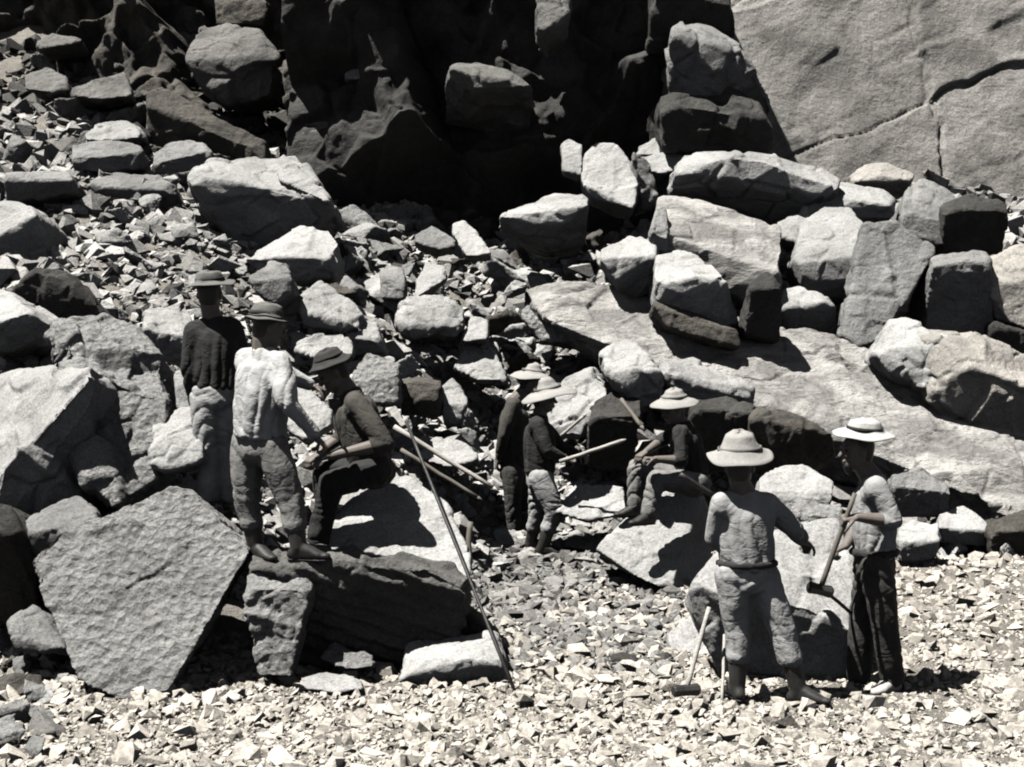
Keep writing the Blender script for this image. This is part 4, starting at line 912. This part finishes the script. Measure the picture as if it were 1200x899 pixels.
person('bare-forearmed person in white wide-brimmed hat and dark trousers holding a sledgehammer upright', 8.85, .96,
  dict(head=(1005,529), sL=(1027,570,-.15), sR=(1019,570,.15), eL=(1047,611,-.2), wL=(1004,606,-.22), eR=(1004,618,.12), wR=(991,640,-.02),
       hL=(1027,662,-.09), hR=(1023,662,.09), kL=(1036,728,-.10), kR=(1010,732,.10), aL=(1046,797,-.04), aR=(1006,800,.14)),
  (-1,-.12,0), shirt='shirt_mid', sleeve='short', trousers='trouser_dark', boot='leather_pale', belt='cloth_dark', beard=True, hat=((1013,506), .18, .085, .100, .010, .1, (.06,-.12,1)), hat_mat='white_straw',
  hat_label='crisp white hat with shaded brim', toes={'L': (-.75,-.6,0), 'R': (-1,-.2,0)}, hands={'L': ((-1,0,-.1), (0,.35,-1), 1, 1.0), 'R': ((-.8,-.3,-.3), (0,-.2,-1), -1, 1.0)}, seed=9, look=(-.95,-.15,-.2))

# ------------------------------------------------------------------ tools
def bar(name, mat, a, b, ra, rb=None, parent=None, seg=6, bend=.002, origin=None, sides=10):
    """slightly irregular round rod from a to b (world), capped"""
    rb = ra if rb is None else rb; o0 = origin or a; ax = b - a; m = frame(ax); V = []; F = []; rr = random.Random(int(ax.length * 1e4))
    off = [Vector((rr.uniform(-1, 1), rr.uniform(-1, 1), 0)) * bend for _ in range(seg + 1)]
    for i in range(seg + 1):
        t = i / seg; c = a + ax * t - o0 + m @ off[i] * (t * (1 - t) * 4); r = ra + (rb - ra) * t
        for k in range(sides): an = k / sides * 6.28318; V.append(c + m @ Vector((math.cos(an) * r, math.sin(an) * r, 0)))
    for i in range(seg):
        for k in range(sides): F.append((i * sides + k, i * sides + (k + 1) % sides, (i + 1) * sides + (k + 1) % sides, (i + 1) * sides + k))
    F.append(tuple(range(sides))[::-1]); F.append(tuple(seg * sides + k for k in range(sides)))
    me = bpy.data.meshes.new(name); me.from_pydata([v[:] for v in V], [], F); smooth(me); me.materials.append(M[mat])
    o = link(bpy.data.objects.new(name, me), parent)
    if parent is None: o.location = o0
    return o
def sledge(label, top, head, axis, mat='wood', hl=.17, hr=.032, r=.014):
    root = empty('sledgehammer', head); tag(root, label, 'sledgehammer')
    bar('handle', mat, top, head, r * .9, r * 1.1, root, origin=head)
    ax = Vector(axis).normalized(); m = frame(ax); bm = bmesh.new(); P_ = []
    for z, q_ in ((-.5, .72), (-.42, 1), (-.12, .88), (.12, .88), (.42, 1), (.5, .72)):
        for k in range(8): a = (k + .5) / 8 * 6.28318; P_.append(m @ Vector((math.cos(a) * hr * q_, math.sin(a) * hr * q_, z * hl)))
    vs = [bm.verts.new(v) for v in P_]
    for i in range(5):
        for k in range(8): bm.faces.new((vs[i * 8 + k], vs[i * 8 + (k + 1) % 8], vs[i * 8 + 8 + (k + 1) % 8], vs[i * 8 + 8 + k]))
    bm.faces.new(vs[:8][::-1]); bm.faces.new(vs[-8:]); bmesh.ops.bevel(bm, geom=bm.edges[:], offset=.002, segments=1, affect='EDGES')
    me = bpy.data.meshes.new('hammer_head'); bm.to_mesh(me); bm.free(); me.materials.append(M['iron']); link(bpy.data.objects.new('hammer_head', me), root)
    return root
sledge('iron sledgehammer with dark handle held upright by the man in the white hat', U(1002,578,8.62), U(961,691,8.62), (1,.15,-.25), 'wood_dark', .15, .036, .015)
sledge('sledgehammer with pale wooden handle leaning on the drilled boulder, head down', U(831,712,8.62), U(804,809,8.42), (1,.3,0), 'wood', .16, .036, .014)
def rodt(label, a, b, r, mat='iron', name='drill_rod', cat='drill rod', rb=None):
    o = bar(name, mat, a, b, r, rb, bend=.0015 + r * (.12 if 'wood' in mat else .02)); tag(o, label, cat)
    t = bar('tip', mat, b, b + (b - a).normalized() * r * 2.5, (rb or r) * 1.0, (rb or r) * .35, o, seg=2, bend=0, origin=a)
    return o
rodt('short iron drill rod standing in the drilled boulder beside the hammer head', U(962,688,8.72), U(1001,722,8.95), .011)
rodt('thick dark iron bar stuck into the boulder under the seated hatted man', U(797,556,12.0), U(836,581,12.05), .022)
rodt('long thin iron rod leaning from the bright white boulder down to the gravel', U(476,494,9.9), U(604,812,8.72), .011)
rodt('thin pale stick standing beside the leaning sledgehammer', U(849,744,8.75), U(846,822,8.42), .009, 'wood', 'stick', 'stick')
rodt('upper one of two long poles lying on the scree between the groups of men', U(462,500,12.7), U(578,572,12.5), .022, 'wood', 'pole', 'pole', .018)
rodt('lower one of two long poles lying on the scree, nearer the low flattened boulder', U(470,527,12.5), U(560,583,12.3), .018, 'wood_dark', 'pole', 'pole', .015)
rodt('pale hammer handle held out by the standing man in the wide straw hat', U(656,541,13.5), U(728,517,13.4), .018, 'wood', 'wooden_handle', 'handle')
rodt('short stick poking up behind the shoulder of the straw-hatted standing man', U(656,512,14.3), U(684,488,14.2), .016, 'wood', 'stick', 'stick')
rodt('thin stick lying on the gravel in front of the huge pitted boulder', U(278,833,8.33), U(356,837,8.28), .012, 'wood_dark', 'stick', 'stick')
rodt('stake standing at the right side of the bright white boulder', U(551,612,10.4), U(548,662,10.3), .02, 'wood_dark', 'stake', 'stake')
rodt('dark pole leaning among the rocks above the hollow beside the seated hatted man', U(728,468,14.2), U(752,500,13.9), .02, 'wood_dark', 'pole', 'pole')
